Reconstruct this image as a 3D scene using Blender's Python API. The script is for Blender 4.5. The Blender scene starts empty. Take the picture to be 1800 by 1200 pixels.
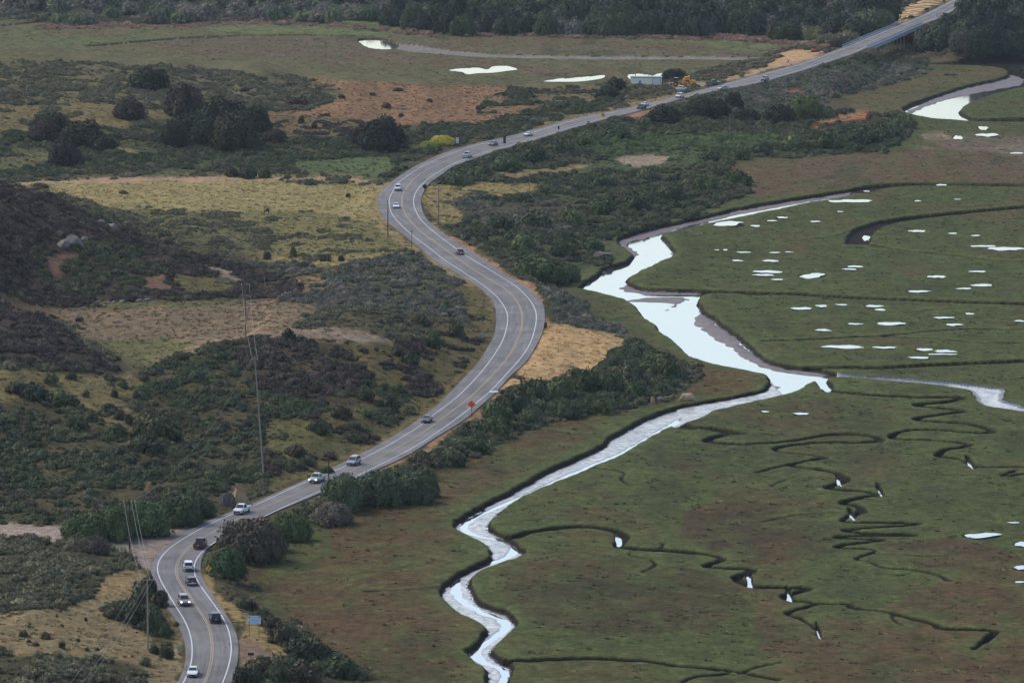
import bpy, bmesh, math, random
import numpy as np
from mathutils import Vector, Matrix

# ------------------------------------------------------------------ camera, sky, sun, exposure
scn = bpy.context.scene
col = scn.collection
F = 10000.0                                   # focal length in pixels of an 1800 px wide frame
P = math.atan(1300.0 / F)                     # camera tilt below the horizon
CAM = np.array([0.0, -1400.0, 183.0])         # 183 m above the marsh
cam_d = bpy.data.cameras.new("camera")
cam_d.sensor_width = 36.0
cam_d.lens = F / 1800.0 * 36.0
cam_d.clip_start = 5.0
cam_d.clip_end = 60000.0
cam = bpy.data.objects.new("camera", cam_d)
col.objects.link(cam)
cam.location = CAM
cam.rotation_euler = (math.pi / 2 - P, 0, 0)
scn.camera = cam

SUN_EL, SUN_AZ = math.radians(45), math.radians(-58)     # high sun to the left behind thin cloud
world = bpy.data.worlds.new("World")
scn.world = world
world.use_nodes = True
wn = world.node_tree
sky = wn.nodes.new("ShaderNodeTexSky")
sky.sky_type = 'NISHITA'
sky.sun_disc = False
sky.sun_elevation = SUN_EL
sky.sun_rotation = SUN_AZ
sky.air_density = 1.1
sky.dust_density = 2.0
sky.ozone_density = 0.3
wn.links.new(sky.outputs[0], wn.nodes["Background"].inputs[0])
wn.nodes["Background"].inputs[1].default_value = 0.125
sun_d = bpy.data.lights.new("sun", 'SUN')
sun_d.energy = 1.55
sun_d.angle = math.radians(22)
sun_d.color = (1.0, 0.90, 0.76)
sun = bpy.data.objects.new("sun", sun_d)
col.objects.link(sun)
sdir = Vector((math.sin(SUN_AZ) * math.cos(SUN_EL), math.cos(SUN_AZ) * math.cos(SUN_EL), math.sin(SUN_EL)))
sun.rotation_euler = sdir.to_track_quat('Z', 'Y').to_euler()
scn.view_settings.view_transform = 'Standard'
scn.view_settings.look = 'None'
scn.view_settings.exposure = 0.58
scn.view_settings.gamma = 1.0
scn.cycles.max_bounces = 4
scn.cycles.diffuse_bounces = 2
scn.cycles.glossy_bounces = 3
scn.cycles.transparent_max_bounces = 4
scn.cycles.volume_bounces = 0
scn.cycles.caustics_reflective = False
scn.cycles.caustics_refractive = False

QUALITY = 1.0            # terrain mesh density

# ------------------------------------------------------------------ helpers
rnd = random.Random(7)
rng = np.random.default_rng(11)
cp, sp = math.cos(P), math.sin(P)


def S(c):
    """sRGB 0-255 triple to linear"""
    return tuple((x / 255 / 12.92) if x / 255 <= 0.04045 else ((x / 255 + 0.055) / 1.055) ** 2.4 for x in c)


def unproj(u, v, z=0.0):
    """point of the horizontal plane z that the photo shows at u, v (arrays allowed)"""
    u = np.asarray(u, float); v = np.asarray(v, float)
    xr = (u - 900) / F; yr = -(v - 600) / F
    dy = cp + yr * sp; dz = -sp + yr * cp
    t = (z - CAM[2]) / dz
    return CAM[0] + t * xr, CAM[1] + t * dy, z + 0 * t


def proj(x, y, z):
    dy = y - CAM[1]; dz = z - CAM[2]
    zc = dy * cp - dz * sp
    yc = dy * sp + dz * cp
    return 900 + F * x / zc, 600 - F * yc / zc


def ppm(v):
    """pixels per metre for the ground seen at row v"""
    return (v + 700) / 183.0


def catmull(pts, n=8, closed=False):
    p = np.asarray(pts, float)
    if closed:
        p = np.vstack([p[-1], p, p[0], p[1]])
    else:
        p = np.vstack([2 * p[0] - p[1], p, 2 * p[-1] - p[-2]])
    out = []
    t = np.linspace(0, 1, n, endpoint=False)[:, None]
    for i in range(1, len(p) - 2):
        p0, p1, p2, p3 = p[i - 1], p[i], p[i + 1], p[i + 2]
        out.append(0.5 * ((2 * p1) + (-p0 + p2) * t + (2 * p0 - 5 * p1 + 4 * p2 - p3) * t ** 2 + (-p0 + 3 * p1 - 3 * p2 + p3) * t ** 3))
    if not closed:
        out.append(p[-2][None])
    return np.vstack(out)


def sstep(a, b, x):
    t = np.clip((x - a) / (b - a), 0, 1)
    return t * t * (3 - 2 * t)


_tabs = {}


def vnoise(x, y, seed=0):
    """smooth value noise, period 256, range 0-1"""
    if seed not in _tabs:
        _tabs[seed] = np.random.default_rng(100 + seed).random((256, 256)).astype(np.float32)
    T = _tabs[seed]
    xi = np.floor(x); yi = np.floor(y)
    fx = (x - xi).astype(np.float32); fy = (y - yi).astype(np.float32)
    fx = fx * fx * (3 - 2 * fx); fy = fy * fy * (3 - 2 * fy)
    xi = xi.astype(np.int64) & 255; yi = yi.astype(np.int64) & 255
    x1 = (xi + 1) & 255; y1 = (yi + 1) & 255
    a = T[yi, xi] * (1 - fx) + T[yi, x1] * fx
    b = T[y1, xi] * (1 - fx) + T[y1, x1] * fx
    return a * (1 - fy) + b * fy


def fbm(x, y, seed=0, oct=4):
    s = 0; a = 0.5; n = 0
    for i in range(oct):
        s = s + a * vnoise(x, y, seed + i); n += a
        x = x * 2.03 + 17.1; y = y * 2.03 + 5.7; a *= 0.55
    return s / n


# ---- mesh building
def link(name, me, parent=None, mats=(), loc=None):
    o = bpy.data.objects.new(name, me)
    col.objects.link(o)
    for m in mats:
        o.data.materials.append(m)
    if parent is not None:
        o.parent = parent
    if loc is not None:
        o.location = loc
    return o


def pymesh(name, verts, faces):
    me = bpy.data.meshes.new(name)
    me.from_pydata([tuple(map(float, v)) for v in verts], [], [tuple(map(int, f)) for f in faces])
    me.update()
    return me


def tag(o, label=None, cat=None, group=None, kind=None):
    if label: o["label"] = label
    if cat: o["category"] = cat
    if group: o["group"] = group
    if kind: o["kind"] = kind
    return o


def empty(name, loc, rz=0.0):
    o = bpy.data.objects.new(name, None)
    col.objects.link(o)
    o.location = loc
    o.rotation_euler = (0, 0, rz)
    o.empty_display_size = 0.5
    return o


def kids(o):
    return [c for c in bpy.data.objects if c.parent == o]


def copy_tree(o, parent=None, children=None):
    children = children if children is not None else {}
    c = o.copy(); col.objects.link(c); c.parent = parent
    for ch in children.get(o.name, []):
        copy_tree(ch, c, children)
    return c


def tree_map(o):
    m = {}
    def rec(q):
        m[q.name] = list(q.children)
        for c in q.children: rec(c)
    rec(o)
    return m


class MB:
    """collects boxes, tubes and loose polygons into one mesh"""
    def __init__(self): self.v = []; self.f = []; self.m = []

    def add(self, verts, faces, mi=0):
        b = len(self.v)
        self.v += [tuple(p) for p in verts]
        self.f += [tuple(b + i for i in f) for f in faces]
        self.m += [mi] * len(faces)
        return self

    def box(self, c, s, mi=0, bev=0.0, rot=None):
        x, y, z = s[0] / 2, s[1] / 2, s[2] / 2
        if bev <= 0:
            vs = [(-x, -y, -z), (x, -y, -z), (x, y, -z), (-x, y, -z), (-x, -y, z), (x, -y, z), (x, y, z), (-x, y, z)]
            fs = [(0, 3, 2, 1), (4, 5, 6, 7), (0, 1, 5, 4), (1, 2, 6, 5), (2, 3, 7, 6), (3, 0, 4, 7)]
        else:
            bm = bmesh.new()
            bmesh.ops.create_cube(bm, size=1)
            bmesh.ops.scale(bm, vec=s, verts=bm.verts)
            bmesh.ops.bevel(bm, geom=bm.edges[:], offset=bev, segments=2, affect='EDGES', profile=0.5)
            bm.verts.index_update()
            vs = [tuple(v.co) for v in bm.verts]; fs = [tuple(v.index for v in f.verts) for f in bm.faces]
            bm.free()
        if rot is not None:
            vs = [tuple(rot @ Vector(p)) for p in vs]
        return self.add([(p[0] + c[0], p[1] + c[1], p[2] + c[2]) for p in vs], fs, mi)

    def tube(self, pts, r0, r1=None, n=8, mi=0, cap=True):
        pts = [Vector(p) for p in pts]
        r1 = r0 if r1 is None else r1
        vs = []; fs = []
        for i, p in enumerate(pts):
            d = (pts[min(i + 1, len(pts) - 1)] - pts[max(i - 1, 0)]).normalized()
            a = Vector((0, 0, 1)) if abs(d.z) < 0.9 else Vector((1, 0, 0))
            e1 = d.cross(a).normalized(); e2 = d.cross(e1)
            r = r0 + (r1 - r0) * i / max(1, len(pts) - 1)
            for k in range(n):
                t = 2 * math.pi * k / n
                vs.append(p + e1 * (r * math.cos(t)) + e2 * (r * math.sin(t)))
        for i in range(len(pts) - 1):
            for k in range(n):
                a = i * n + k; b = i * n + (k + 1) % n
                fs.append((a, b, b + n, a + n))
        if cap:
            fs.append(tuple(range(n))[::-1]); fs.append(tuple(range((len(pts) - 1) * n, len(pts) * n)))
        return self.add(vs, fs, mi)

    def build(self, name, mats, parent=None, loc=None, smooth=False):
        me = pymesh(name, self.v, self.f)
        me.polygons.foreach_set("material_index", self.m)
        if smooth:
            me.polygons.foreach_set("use_smooth", [True] * len(self.f))
        if not isinstance(mats, (list, tuple)): mats = [mats]
        return link(name, me, parent, mats, loc)


# ---- materials
def new_mat(name):
    m = bpy.data.materials.new(name); m.use_nodes = True
    nt = m.node_tree
    return m, nt, nt.nodes["Principled BSDF"]


def noise_node(nt, scale, detail=4, rough=0.6, vec=None):
    n = nt.nodes.new("ShaderNodeTexNoise")
    n.inputs["Scale"].default_value = scale; n.inputs["Detail"].default_value = detail; n.inputs["Roughness"].default_value = rough
    if vec is not None: nt.links.new(vec, n.inputs["Vector"])
    return n


def ramp(nt, fac, a, b, ca=(0, 0, 0), cb=(1, 1, 1)):
    r = nt.nodes.new("ShaderNodeValToRGB")
    r.color_ramp.elements[0].position = a; r.color_ramp.elements[1].position = b
    r.color_ramp.elements[0].color = (*ca, 1); r.color_ramp.elements[1].color = (*cb, 1)
    nt.links.new(fac, r.inputs[0])
    return r.outputs[0]


def mixrgb(nt, a, b, fac, mode='MIX'):
    m = nt.nodes.new("ShaderNodeMix"); m.data_type = 'RGBA'; m.blend_type = mode
    for val, sock in ((a, m.inputs[6]), (b, m.inputs[7]), (fac, m.inputs[0])):
        if hasattr(val, "links"): nt.links.new(val, sock)
        elif isinstance(val, (int, float)): sock.default_value = val
        else: sock.default_value = (*val, 1)
    return m.outputs[2]


def simple_mat(name, rgb, rough=0.6, metal=0.0, spec=0.5, var=0.15, scale=3.0, emit=0.0):
    """plain paint, wood or metal with a faint worn mottle"""
    m, nt, b = new_mat(name)
    tc = nt.nodes.new("ShaderNodeTexCoord")
    n = noise_node(nt, scale, 5, 0.65, tc.outputs["Object"])
    c = mixrgb(nt, tuple(x * (1 - var) for x in rgb), tuple(min(1, x * (1 + var)) for x in rgb), n.outputs[0])
    nt.links.new(c, b.inputs["Base Color"])
    b.inputs["Roughness"].default_value = rough; b.inputs["Metallic"].default_value = metal
    b.inputs["Specular IOR Level"].default_value = spec
    if emit > 0:
        b.inputs["Emission Color"].default_value = (*rgb, 1); b.inputs["Emission Strength"].default_value = emit
    return m


# ------------------------------------------------------------------ traced lines of the photograph (pixels of the 1800 x 1200 frame)
ROAD_L = [(240,1300),(255,1280),(290,1235),(313,1198),(325,1168),(327,1150),(325,1127),(318,1107),(307,1087),(290,1062),(280,1042),(273,1023),(265,1002),(264,989),(272,978),(290,962),(313,943),(337,928),(388,905),(430,890),(487,865),(543,840),(583,822),(613,807),(650,789),(700,761),(738,735),(767,713),(792,688),(817,662),(840,638),(848,625),(862,602),(870,583),(872,563),(871,542),(863,525),(842,505),(808,483),(767,460),(743,440),(722,422),(697,403),(678,387),(665,367),(664,347),(677,328),(697,313),(730,292),(772,272),(813,258),(863,246),(900,238),(942,227),(1000,210),(1067,197),(1122,185),(1183,170),(1247,154),(1317,135),(1367,122),(1400,113),(1437,100),(1483,83),(1533,62),(1583,42),(1617,28),(1650,12),(1673,0),(1720,-25),(1780,-60)]
ROAD_R = [(335,1320),(360,1280),(388,1240),(408,1198),(417,1167),(420,1143),(418,1120),(413,1103),(403,1087),(383,1058),(363,1028),(355,1015),(352,993),(358,970),(375,954),(400,940),(430,922),(480,900),(517,885),(560,867),(600,850),(650,830),(683,815),(717,800),(758,773),(817,737),(842,715),(873,688),(890,668),(900,657),(923,638),(938,615),(952,588),(957,570),(958,548),(952,530),(937,513),(917,498),(883,478),(857,460),(825,439),(780,410),(752,387),(741,365),(742,343),(755,322),(783,302),(797,292),(833,279),(880,263),(930,250),(950,243),(1000,228),(1038,217),(1083,205),(1133,193),(1183,178),(1233,166),(1267,158),(1305,152),(1350,142),(1383,132),(1400,128),(1455,110),(1500,95),(1527,83),(1570,65),(1608,48),(1650,33),(1683,15),(1705,5),(1750,-20),(1810,-55)]
LINE_L = [(245,1310),(265,1280),(300,1235),(323,1198),(335,1170),(338,1147),(337,1127),(332,1107),(323,1087),(307,1062),(288,1030),(278,1010),(276,993),(282,980),(293,967),(313,952),(347,932),(380,915),(412,902),(437,892),(483,872),(517,855),(560,839),(600,822),(633,808),(667,791),(700,772),(740,747),(760,730),(792,707),(817,685),(842,658),(857,640),(873,617),(885,595),(892,568),(892,552),(885,537),(872,520),(850,502),(817,480),(783,458),(760,440),(723,412),(697,387),(687,372),(684,353),(690,337),(702,320),(722,305),(747,290),(780,275),(813,263),(847,253),(905,242),(1000,214),(1067,200),(1122,188),(1183,173),(1247,157),(1317,138),(1400,116),(1437,103),(1483,86),(1533,65),(1583,45),(1617,31),(1650,15),(1673,3),(1730,-27)]
LINE_C = [(285,1315),(305,1280),(338,1235),(360,1198),(370,1170),(373,1147),(372,1122),(367,1100),(357,1082),(340,1057),(325,1037),(312,1017),(309,1003),(312,987),(322,972),(340,955),(357,945),(380,932),(425,908),(477,887),(517,870),(567,850),(608,832),(667,803),(717,777),(767,743),(800,718),(833,692),(860,665),(883,640),(898,620),(908,600),(917,577),(918,557),(915,542),(903,522),(880,502),(850,485),(817,463),(785,440),(740,407),(718,385),(708,367),(707,345),(717,327),(733,310),(763,293),(797,278),(830,268),(880,255),(940,240),(1000,221),(1067,204),(1122,190),(1183,175),(1247,159),(1317,142),(1400,121),(1455,103),(1500,87),(1533,73),(1595,46),(1650,22),(1690,2),(1740,-27)]
LINE_R = [(320,1315),(340,1280),(370,1240),(392,1198),(403,1165),(407,1143),(406,1127),(402,1107),(393,1087),(377,1063),(353,1030),(342,1010),(341,992),(348,977),(363,962),(385,948),(415,932),(463,908),(497,892),(527,878),(563,863),(600,848),(633,834),(670,815),(707,797),(750,772),(792,743),(825,718),(862,687),(883,665),(906,640),(920,623),(932,603),(940,578),(943,555),(938,538),(927,522),(907,503),(883,488),(850,468),(817,448),(803,438),(772,415),(743,390),(732,373),(727,357),(730,340),(743,323),(763,307),(797,288),(830,275),(863,265),(930,246),(1000,225),(1067,206),(1133,190),(1183,176),(1247,161),(1305,149),(1350,139),(1400,125),(1455,107),(1500,92),(1527,80),(1570,62),(1608,45),(1650,30),(1683,12),(1740,-17)]


def road_z(v):
    return np.interp(v, [-80, 0, 70, 90, 120, 180, 300, 700, 1300], [10.5, 9.2, 7.6, 7.0, 5.6, 4.2, 3.5, 3.0, 3.0])


# tidal river and creeks: tops of the banks on the marsh plane z = 0
RIVER = [(1500,331),(1400,346),(1300,363),(1200,386),(1120,404),(1085,416),(1083,424),(1098,434),(1107,446),(1096,458),(1060,470),(1036,486),(1018,502),(1030,507),(1060,514),(1094,524),(1115,538),(1130,555),(1160,580),(1190,605),(1215,625),(1260,640),(1310,650),(1345,657),(1350,665),(1345,674),(1335,683),(1290,694),(1230,704),(1180,715),(1120,738),(1090,755),(1060,775),(1020,796),(960,823),(920,846),(880,866),(840,886),(805,908),(795,918),(800,926),(830,941),(850,953),(858,968),(850,980),(830,991),(800,1006),(780,1021),(771,1035),(776,1050),(800,1070),(830,1086),(845,1098),(845,1112),(830,1126),(812,1142),(825,1155),(845,1168),(853,1180),(848,1210),(840,1270),(850,1310),(940,1310),(945,1270),(910,1220),(902,1193),(907,1172),(883,1155),(872,1140),(885,1120),(907,1097),(910,1088),(893,1070),(867,1062),(840,1047),(830,1027),(840,1003),(867,993),(922,972),(917,957),(907,947),(893,937),(867,927),(862,916),(883,897),(917,873),(967,850),(1017,830),(1050,817),(1090,800),(1130,775),(1165,754),(1185,744),(1200,742),(1217,737),(1238,729),(1262,719),(1290,712),(1330,704),(1382,692),(1412,681),(1424,672),(1434,670),(1440,682),(1462,686),(1465,674),(1458,662),(1500,664),(1560,668),(1640,676),(1700,685),(1712,696),(1720,709),(1760,717),(1820,726),(1820,717),(1775,705),(1768,694),(1765,683),(1720,676),(1650,668),(1560,661),(1500,657),(1450,649),(1400,642),(1360,632),(1330,612),(1318,600),(1290,580),(1265,560),(1242,545),(1232,528),(1235,517),(1260,514),(1260,510),(1200,507),(1150,506),(1125,503),(1108,492),(1116,480),(1150,465),(1180,448),(1188,438),(1176,425),(1166,412),(1180,406),(1200,401),(1300,381),(1400,360),(1490,343)]
RIVER_FAR = [(1630,112),(1720,104),(1990,104),(1990,150),(1800,153),(1760,162),(1720,173),(1698,185),(1692,193),(1700,201),(1722,207),(1800,206),(1990,204),(1990,214),(1800,214),(1722,213),(1680,210),(1640,207),(1600,200),(1585,193),(1600,181),(1640,168),(1690,152),(1730,143),(1764,134),(1771,126),(1760,119),(1720,115),(1680,114)]
# (points, channel width in metres, depth)
CREEKS = [
 ([(1990,323),(1810,323),(1690,321),(1600,321),(1540,325),(1500,334)], 9, 1.5),
 ([(1990,352),(1800,361),(1700,370),(1620,378),(1560,387),(1525,398),(1510,410),(1506,425)], 7, 1.2),
 ([(1525,428),(1600,440),(1680,448),(1750,457),(1850,461)], 2.14, .8),
 ([(1380,424),(1460,415),(1500,403),(1530,402)], 1.43, .4),
 ([(1190,509),(1300,511),(1400,514),(1500,520),(1600,524),(1700,528),(1850,532)], 6, 1.3),
 ([(1262,510),(1330,517),(1400,510),(1470,504)], 1.26, .3),
 ([(1340,597),(1450,593),(1550,588),(1620,582),(1680,577),(1850,578)], 2.14, .9),
 ([(1550,590),(1640,594),(1700,600),(1850,602)], 1.56, .6),
 ([(1590,548),(1660,542),(1745,535)], 1.26, .4),
 ([(1280,562),(1360,560),(1440,556)], 1.26, .3),
 ([(1430,642),(1550,642),(1650,637),(1850,629)], 6, 1.3),
 ([(1455,684),(1520,690),(1600,694),(1690,695),(1660,703),(1610,708),(1640,713),(1695,719),(1670,723),(1620,730),(1612,735),(1650,738),(1700,742),(1740,752),(1735,757),(1700,757),(1650,753),(1600,753),(1570,760),(1575,768),(1640,771),(1700,777),(1690,783),(1660,788),(1650,798),(1680,803),(1700,810),(1712,817),(1850,820)], 3.21, 1.2),
 ([(1850,832),(1810,830),(1762,833),(1785,824)], 2.14, .9),
 ([(1190,741),(1215,748),(1250,750),(1295,757)], 5, 1.2),
 ([(1290,757),(1275,760),(1245,768),(1252,774),(1300,777),(1350,775),(1400,770),(1465,760),(1530,763),(1545,771),(1510,774),(1440,775),(1390,779),(1362,786),(1372,792),(1420,797),(1450,801)], 3.21, 1.2),
 ([(1450,801),(1395,812),(1370,817),(1330,828)], 2.14, .9),
 ([(1395,816),(1440,822),(1470,828),(1488,840),(1455,852),(1470,856),(1520,860),(1540,866),(1515,870),(1480,880),(1505,885),(1515,893),(1500,900),(1480,912),(1500,915),(1600,916),(1612,918),(1550,923),(1487,928),(1500,932),(1590,935),(1605,937),(1560,938),(1500,938),(1470,942),(1540,945),(1545,947),(1480,955),(1476,959),(1530,962),(1535,968),(1505,979),(1530,985),(1550,994),(1610,1000),(1650,1008),(1667,1017)], 2.56, 1.1),
 ([(1535,970),(1590,973),(1650,976)], 1.26, .4),
 ([(1340,914),(1400,903),(1480,898)], 1.26, .4),
 ([(1355,852),(1370,845),(1400,836)], 1.26, .4),
 ([(885,938),(905,939),(930,931),(990,922),(1030,921),(1080,928),(1097,938),(1088,954),(1120,960),(1200,965),(1270,977),(1240,990),(1260,994),(1325,998),(1295,1010),(1320,1025),(1420,1030),(1378,1045),(1440,1057),(1490,1058),(1500,1065),(1560,1072),(1575,1076),(1640,1092),(1655,1100),(1740,1104),(1745,1110),(1710,1137)], 3.21, 1.2),
 ([(1438,1057),(1385,1073),(1410,1085),(1440,1105),(1437,1113)], 1.85, .8),
 ([(1568,1080),(1572,1087),(1595,1100)], 1.26, .5),
 ([(1165,952),(1160,960),(1115,966),(1108,974),(1140,980),(1152,990),(1130,1003)], 1.26, .5),
 ([(890,1156),(930,1155),(1030,1152),(1100,1155),(1150,1160),(1200,1166),(1260,1172),(1300,1178),(1365,1190)], 2.85, 1.0),
 ([(1300,1180),(1330,1170),(1370,1162)], 1.43, .6),
 ([(1280,1180),(1215,1188),(1195,1200)], 1.71, .8),
 ([(1045,820),(1080,824),(1098,830),(1092,840),(1108,852)], 1.26, .5),
 ([(640,1036),(700,1034),(772,1030)], 1.26, .35),
 ([(640,1003),(690,1000),(725,990)], 1.26, .25),
 ([(-160,47),(0,44),(60,38),(95,35)], 7, 1.0),
 ([(165,79),(240,72),(330,65),(420,61),(520,60),(645,62)], 8, 1.0),
 ([(700,76),(725,80),(760,86),(860,94),(1000,97),(1100,98),(1250,98),(1345,100)], 19, .62),
]
POND_FAR = [(628,69),(660,66),(690,70),(704,78),(690,86),(650,84)]
# pools on the marsh: centre u, v, width px, height px
POOLS = [(1613,406,33,4),(1675,410,15,2.5),(1715,414,17,2.5),(1730,432,47,4),(1768,437,62,6),(1260,439,10,2),(1275,439,9,2.5),(1307,443,23,3),(1362,444,17,2.5),(1387,443,15,2),(1296,458,20,3),(1354,458,27,4.5),(1348,477,53,5),(1343,483,35,5),(1367,491,19,3),(1430,484,50,8),(1503,468,24,4),(1494,473,25,3),(1647,486,30,5),(1719,477,33,3.5),(1726,501,40,4),(1695,507,25,3),(1615,512,40,4),(1410,542,40,5),(1444,537,22,4),(1479,535,20,3),(1538,538,37,4),(1547,544,20,4),(1659,558,35,4),(1704,551,15,3),(1503,569,28,3),(1566,568,50,6),(1677,570,30,5),(1792,564,20,3),(1447,580,27,3.5),(1482,609,73,6),(1555,610,40,4.5),(1625,614,32,4.5),(1661,617,40,5),(1657,622,50,3),(1615,628,37,5),(1345,723,13,3),(1409,727,28,4),(1497,353,77,6),(1523,336,10,3),(1655,325,17,4),(1613,353,12,2),(1683,350,11,2),(1477,372,12,2),(1433,389,17,3),(1375,382,20,4),(1357,388,16,3),(1283,393,65,9),(1328,397,18,3),(1728,225,18,7),(1735,237,40,7),(1684,242,18,8),(1788,269,24,3),(1728,940,70,9),(1782,918,20,3),(1800,956,30,9),(1799,997,32,9),(1793,1022,20,3),(1385,274,75,7),(1672,131,26,3)]
FAR_POOLS = [[(788,124),(802,121),(817,120),(840,119),(853,122),(860,121),(867,117),(890,116),(910,122),(890,125),(867,128),(840,129),(820,131),(813,127)],
             [(955,143),(983,138),(1000,138),(1017,136),(1040,134),(1062,132),(1058,138),(1023,143),(993,144)],
             [(1105,131),(1130,130),(1147,133),(1155,130),(1164,129),(1163,136),(1150,140),(1110,140)]]
MUD = [[(1090,522),(1140,515),(1180,514),(1212,517),(1205,524),(1194,530),(1182,536),(1170,543),(1160,541),(1180,531),(1165,525),(1120,524)],
       [(1083,424),(1110,428),(1125,435),(1127,440),(1118,450),(1105,455),(1070,470),(1040,488),(1020,503),(1000,500),(1060,460),(1090,445)],
       [(1085,416),(1120,404),(1200,386),(1300,363),(1400,346),(1500,331),(1500,337),(1400,353),(1300,372),(1200,395),(1150,410),(1110,420),(1095,428)],
       [(1188,438),(1180,420),(1166,408),(1164,420),(1175,430),(1180,444)],
       [(1108,494),(1115,480),(1150,465),(1180,450),(1130,478),(1085,500),(1110,508),(1140,512),(1230,512),(1230,506),(1140,500)],
       [(1232,520),(1245,545),(1265,560),(1290,580),(1330,612),(1360,632),(1400,642),(1450,648),(1450,655),(1400,651),(1350,642),(1300,620),(1280,605),(1255,590),(1225,570),(1215,562)],
       [(1094,524),(1115,538),(1130,555),(1160,580),(1190,605),(1200,612),(1180,606),(1150,585),(1128,562),(1105,540)],
       [(1350,658),(1360,662),(1372,672),(1362,682),(1330,692),(1250,706),(1180,722),(1120,745),(1060,783),(1000,815),(960,828),(1000,800),(1090,750),(1180,712),(1340,680)],
       [(1585,193),(1640,168),(1690,152),(1730,143),(1764,134),(1771,126),(1800,133),(1800,143),(1760,152),(1700,163),(1650,176),(1610,193),(1602,200)]]
# shallow silver mud: the creek that runs to the right edge
SHELF = [(1474,650),(1500,655),(1560,659),(1650,666),(1720,674),(1768,680),(1770,694),(1778,704),(1830,716),(1830,728),(1760,719),(1715,711),(1708,697),(1698,687),(1640,678),(1560,670),(1500,666),(1476,663)]
THALWEG = [(1195,741),(1160,762),(1100,796),(1067,811),(1000,838),(933,870),(867,897),(832,913),(815,930),(840,944),(885,952),(904,965),(895,980),(850,997),(808,1013),(799,1033),(812,1058),(850,1080),(884,1092),(888,1108),(862,1128),(835,1148),(850,1166),(885,1180),(884,1200),(866,1240)]
# short stretches of open water in the small creeks: u, v, width px, height px
GLINTS = [(1085,947,6.9,7.8),(1474,847,6.3,5.6),(1496,906,6.3,5.6),(1316,1018,7.4,5.0),(1522,416,8.4,7.8),(1704,815,6.3,2.8),(1386,1046,4.8,3.9),(1437,1109,2.6,5.0),(1545,863,5.3,2.8)]
WETMUD = [(1235,698),(1300,688),(1345,668),(1360,672),(1378,696),(1290,716),(1255,730),(1225,742),(1190,752),(1160,764),(1110,798),(1100,800),(1000,842),(1000,800),(1060,772),(1120,738),(1180,712),(1235,698)]
WETMUD_LOW = [(1240,712),(1180,724),(1120,742),(1060,775),(960,825),(840,888),(790,918),(860,968),(768,1035),(848,1100),(808,1142),(850,1175),(835,1310),(950,1310),(960,1200),(900,1160),(870,1140),(915,1090),(830,1030),(930,972),(860,916),(1000,838),(1100,797),(1200,740)]
# marsh plain right of the road and marsh plain at the far left
MARSH = [(690,1300),(645,1190),(575,1130),(505,1080),(455,1040),(432,1000),(500,965),(560,917),(640,892),(770,876),(745,830),(830,803),(950,748),(1060,733),(1190,703),(1245,645),(1200,638),(1100,585),(1020,530),(985,512),(975,495),(1000,482),(1075,465),(1060,440),(1045,425),(1180,398),(1330,332),(1290,282),(1560,266),(1600,232),(1590,200),(1500,172),(1530,160),(1640,122),(1620,110),(1990,100),(1990,1330),(700,1330)]
MARSH_FAR = [(-170,105),(150,108),(300,118),(600,142),(760,150),(900,152),(1050,152),(1185,137),(1240,122),(1310,105),(1400,80),(1480,60),(1400,58),(1000,62),(700,56),(680,42),(300,45),(100,38),(-170,30)]

# ------------------------------------------------------------------ height field on a fan of columns (angle) and rows (distance)
us = np.arange(-160, 1962, 2.6 / QUALITY)
vs_ = np.arange(1345, -118, -0.62 / QUALITY)
A = (us - 900) / F / cp
_, ROWY, _ = unproj(np.full_like(vs_, 900.0), vs_, 0.0)
YD = ROWY - CAM[1]
X = (A[None, :] * YD[:, None]).astype(np.float64)
Y = np.repeat(ROWY[:, None], len(A), 1)
NR, NC = X.shape


def grid_rows(y0, y1):
    return max(0, np.searchsorted(ROWY, y0) - 1), min(NR, np.searchsorted(ROWY, y1) + 1)


def line_dist(pts, maxd, closed=False, ys=1.0):
    """distance of every grid vertex to a polyline in the plane, up to maxd"""
    D = np.full((NR, NC), maxd, np.float32)
    n = len(pts)
    for i in range(n if closed else n - 1):
        a = pts[i]; b = pts[(i + 1) % n]
        r0, r1 = grid_rows(min(a[1], b[1]) - maxd * ys, max(a[1], b[1]) + maxd * ys)
        if r1 <= r0: continue
        xa = min(a[0], b[0]) - maxd; xb = max(a[0], b[0]) + maxd
        yn = min(YD[r0], YD[r1 - 1]); yf = max(YD[r0], YD[r1 - 1])
        lo = min(xa / yn, xa / yf); hi = max(xb / yn, xb / yf)
        c0 = max(0, np.searchsorted(A, lo) - 1); c1 = min(NC, np.searchsorted(A, hi) + 1)
        if c1 <= c0: continue
        px = X[r0:r1, c0:c1]; py = Y[r0:r1, c0:c1]
        dx, dy = b[0] - a[0], (b[1] - a[1]) / ys
        L = dx * dx + dy * dy + 1e-9
        qy = (py - a[1]) / ys
        t = np.clip(((px - a[0]) * dx + qy * dy) / L, 0, 1)
        d = np.hypot(px - a[0] - t * dx, qy - t * dy)
        np.minimum(D[r0:r1, c0:c1], d, out=D[r0:r1, c0:c1])
    return D


def inside(pts):
    """which grid vertices lie inside a polygon (row scan)"""
    p = np.asarray(pts)
    M = np.zeros((NR, NC), bool)
    x0, y0 = p[:, 0], p[:, 1]; x1, y1 = np.roll(x0, -1), np.roll(y0, -1)
    r0, r1 = grid_rows(y0.min(), y0.max())
    for r in range(r0, r1):
        y = ROWY[r]
        m = (y0 <= y) != (y1 <= y)
        if not m.any(): continue
        xs = np.sort(x0[m] + (y - y0[m]) / (y1[m] - y0[m]) * (x1[m] - x0[m]))
        k = np.searchsorted(xs, X[r])
        M[r] = (k % 2) == 1
    return M


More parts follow.
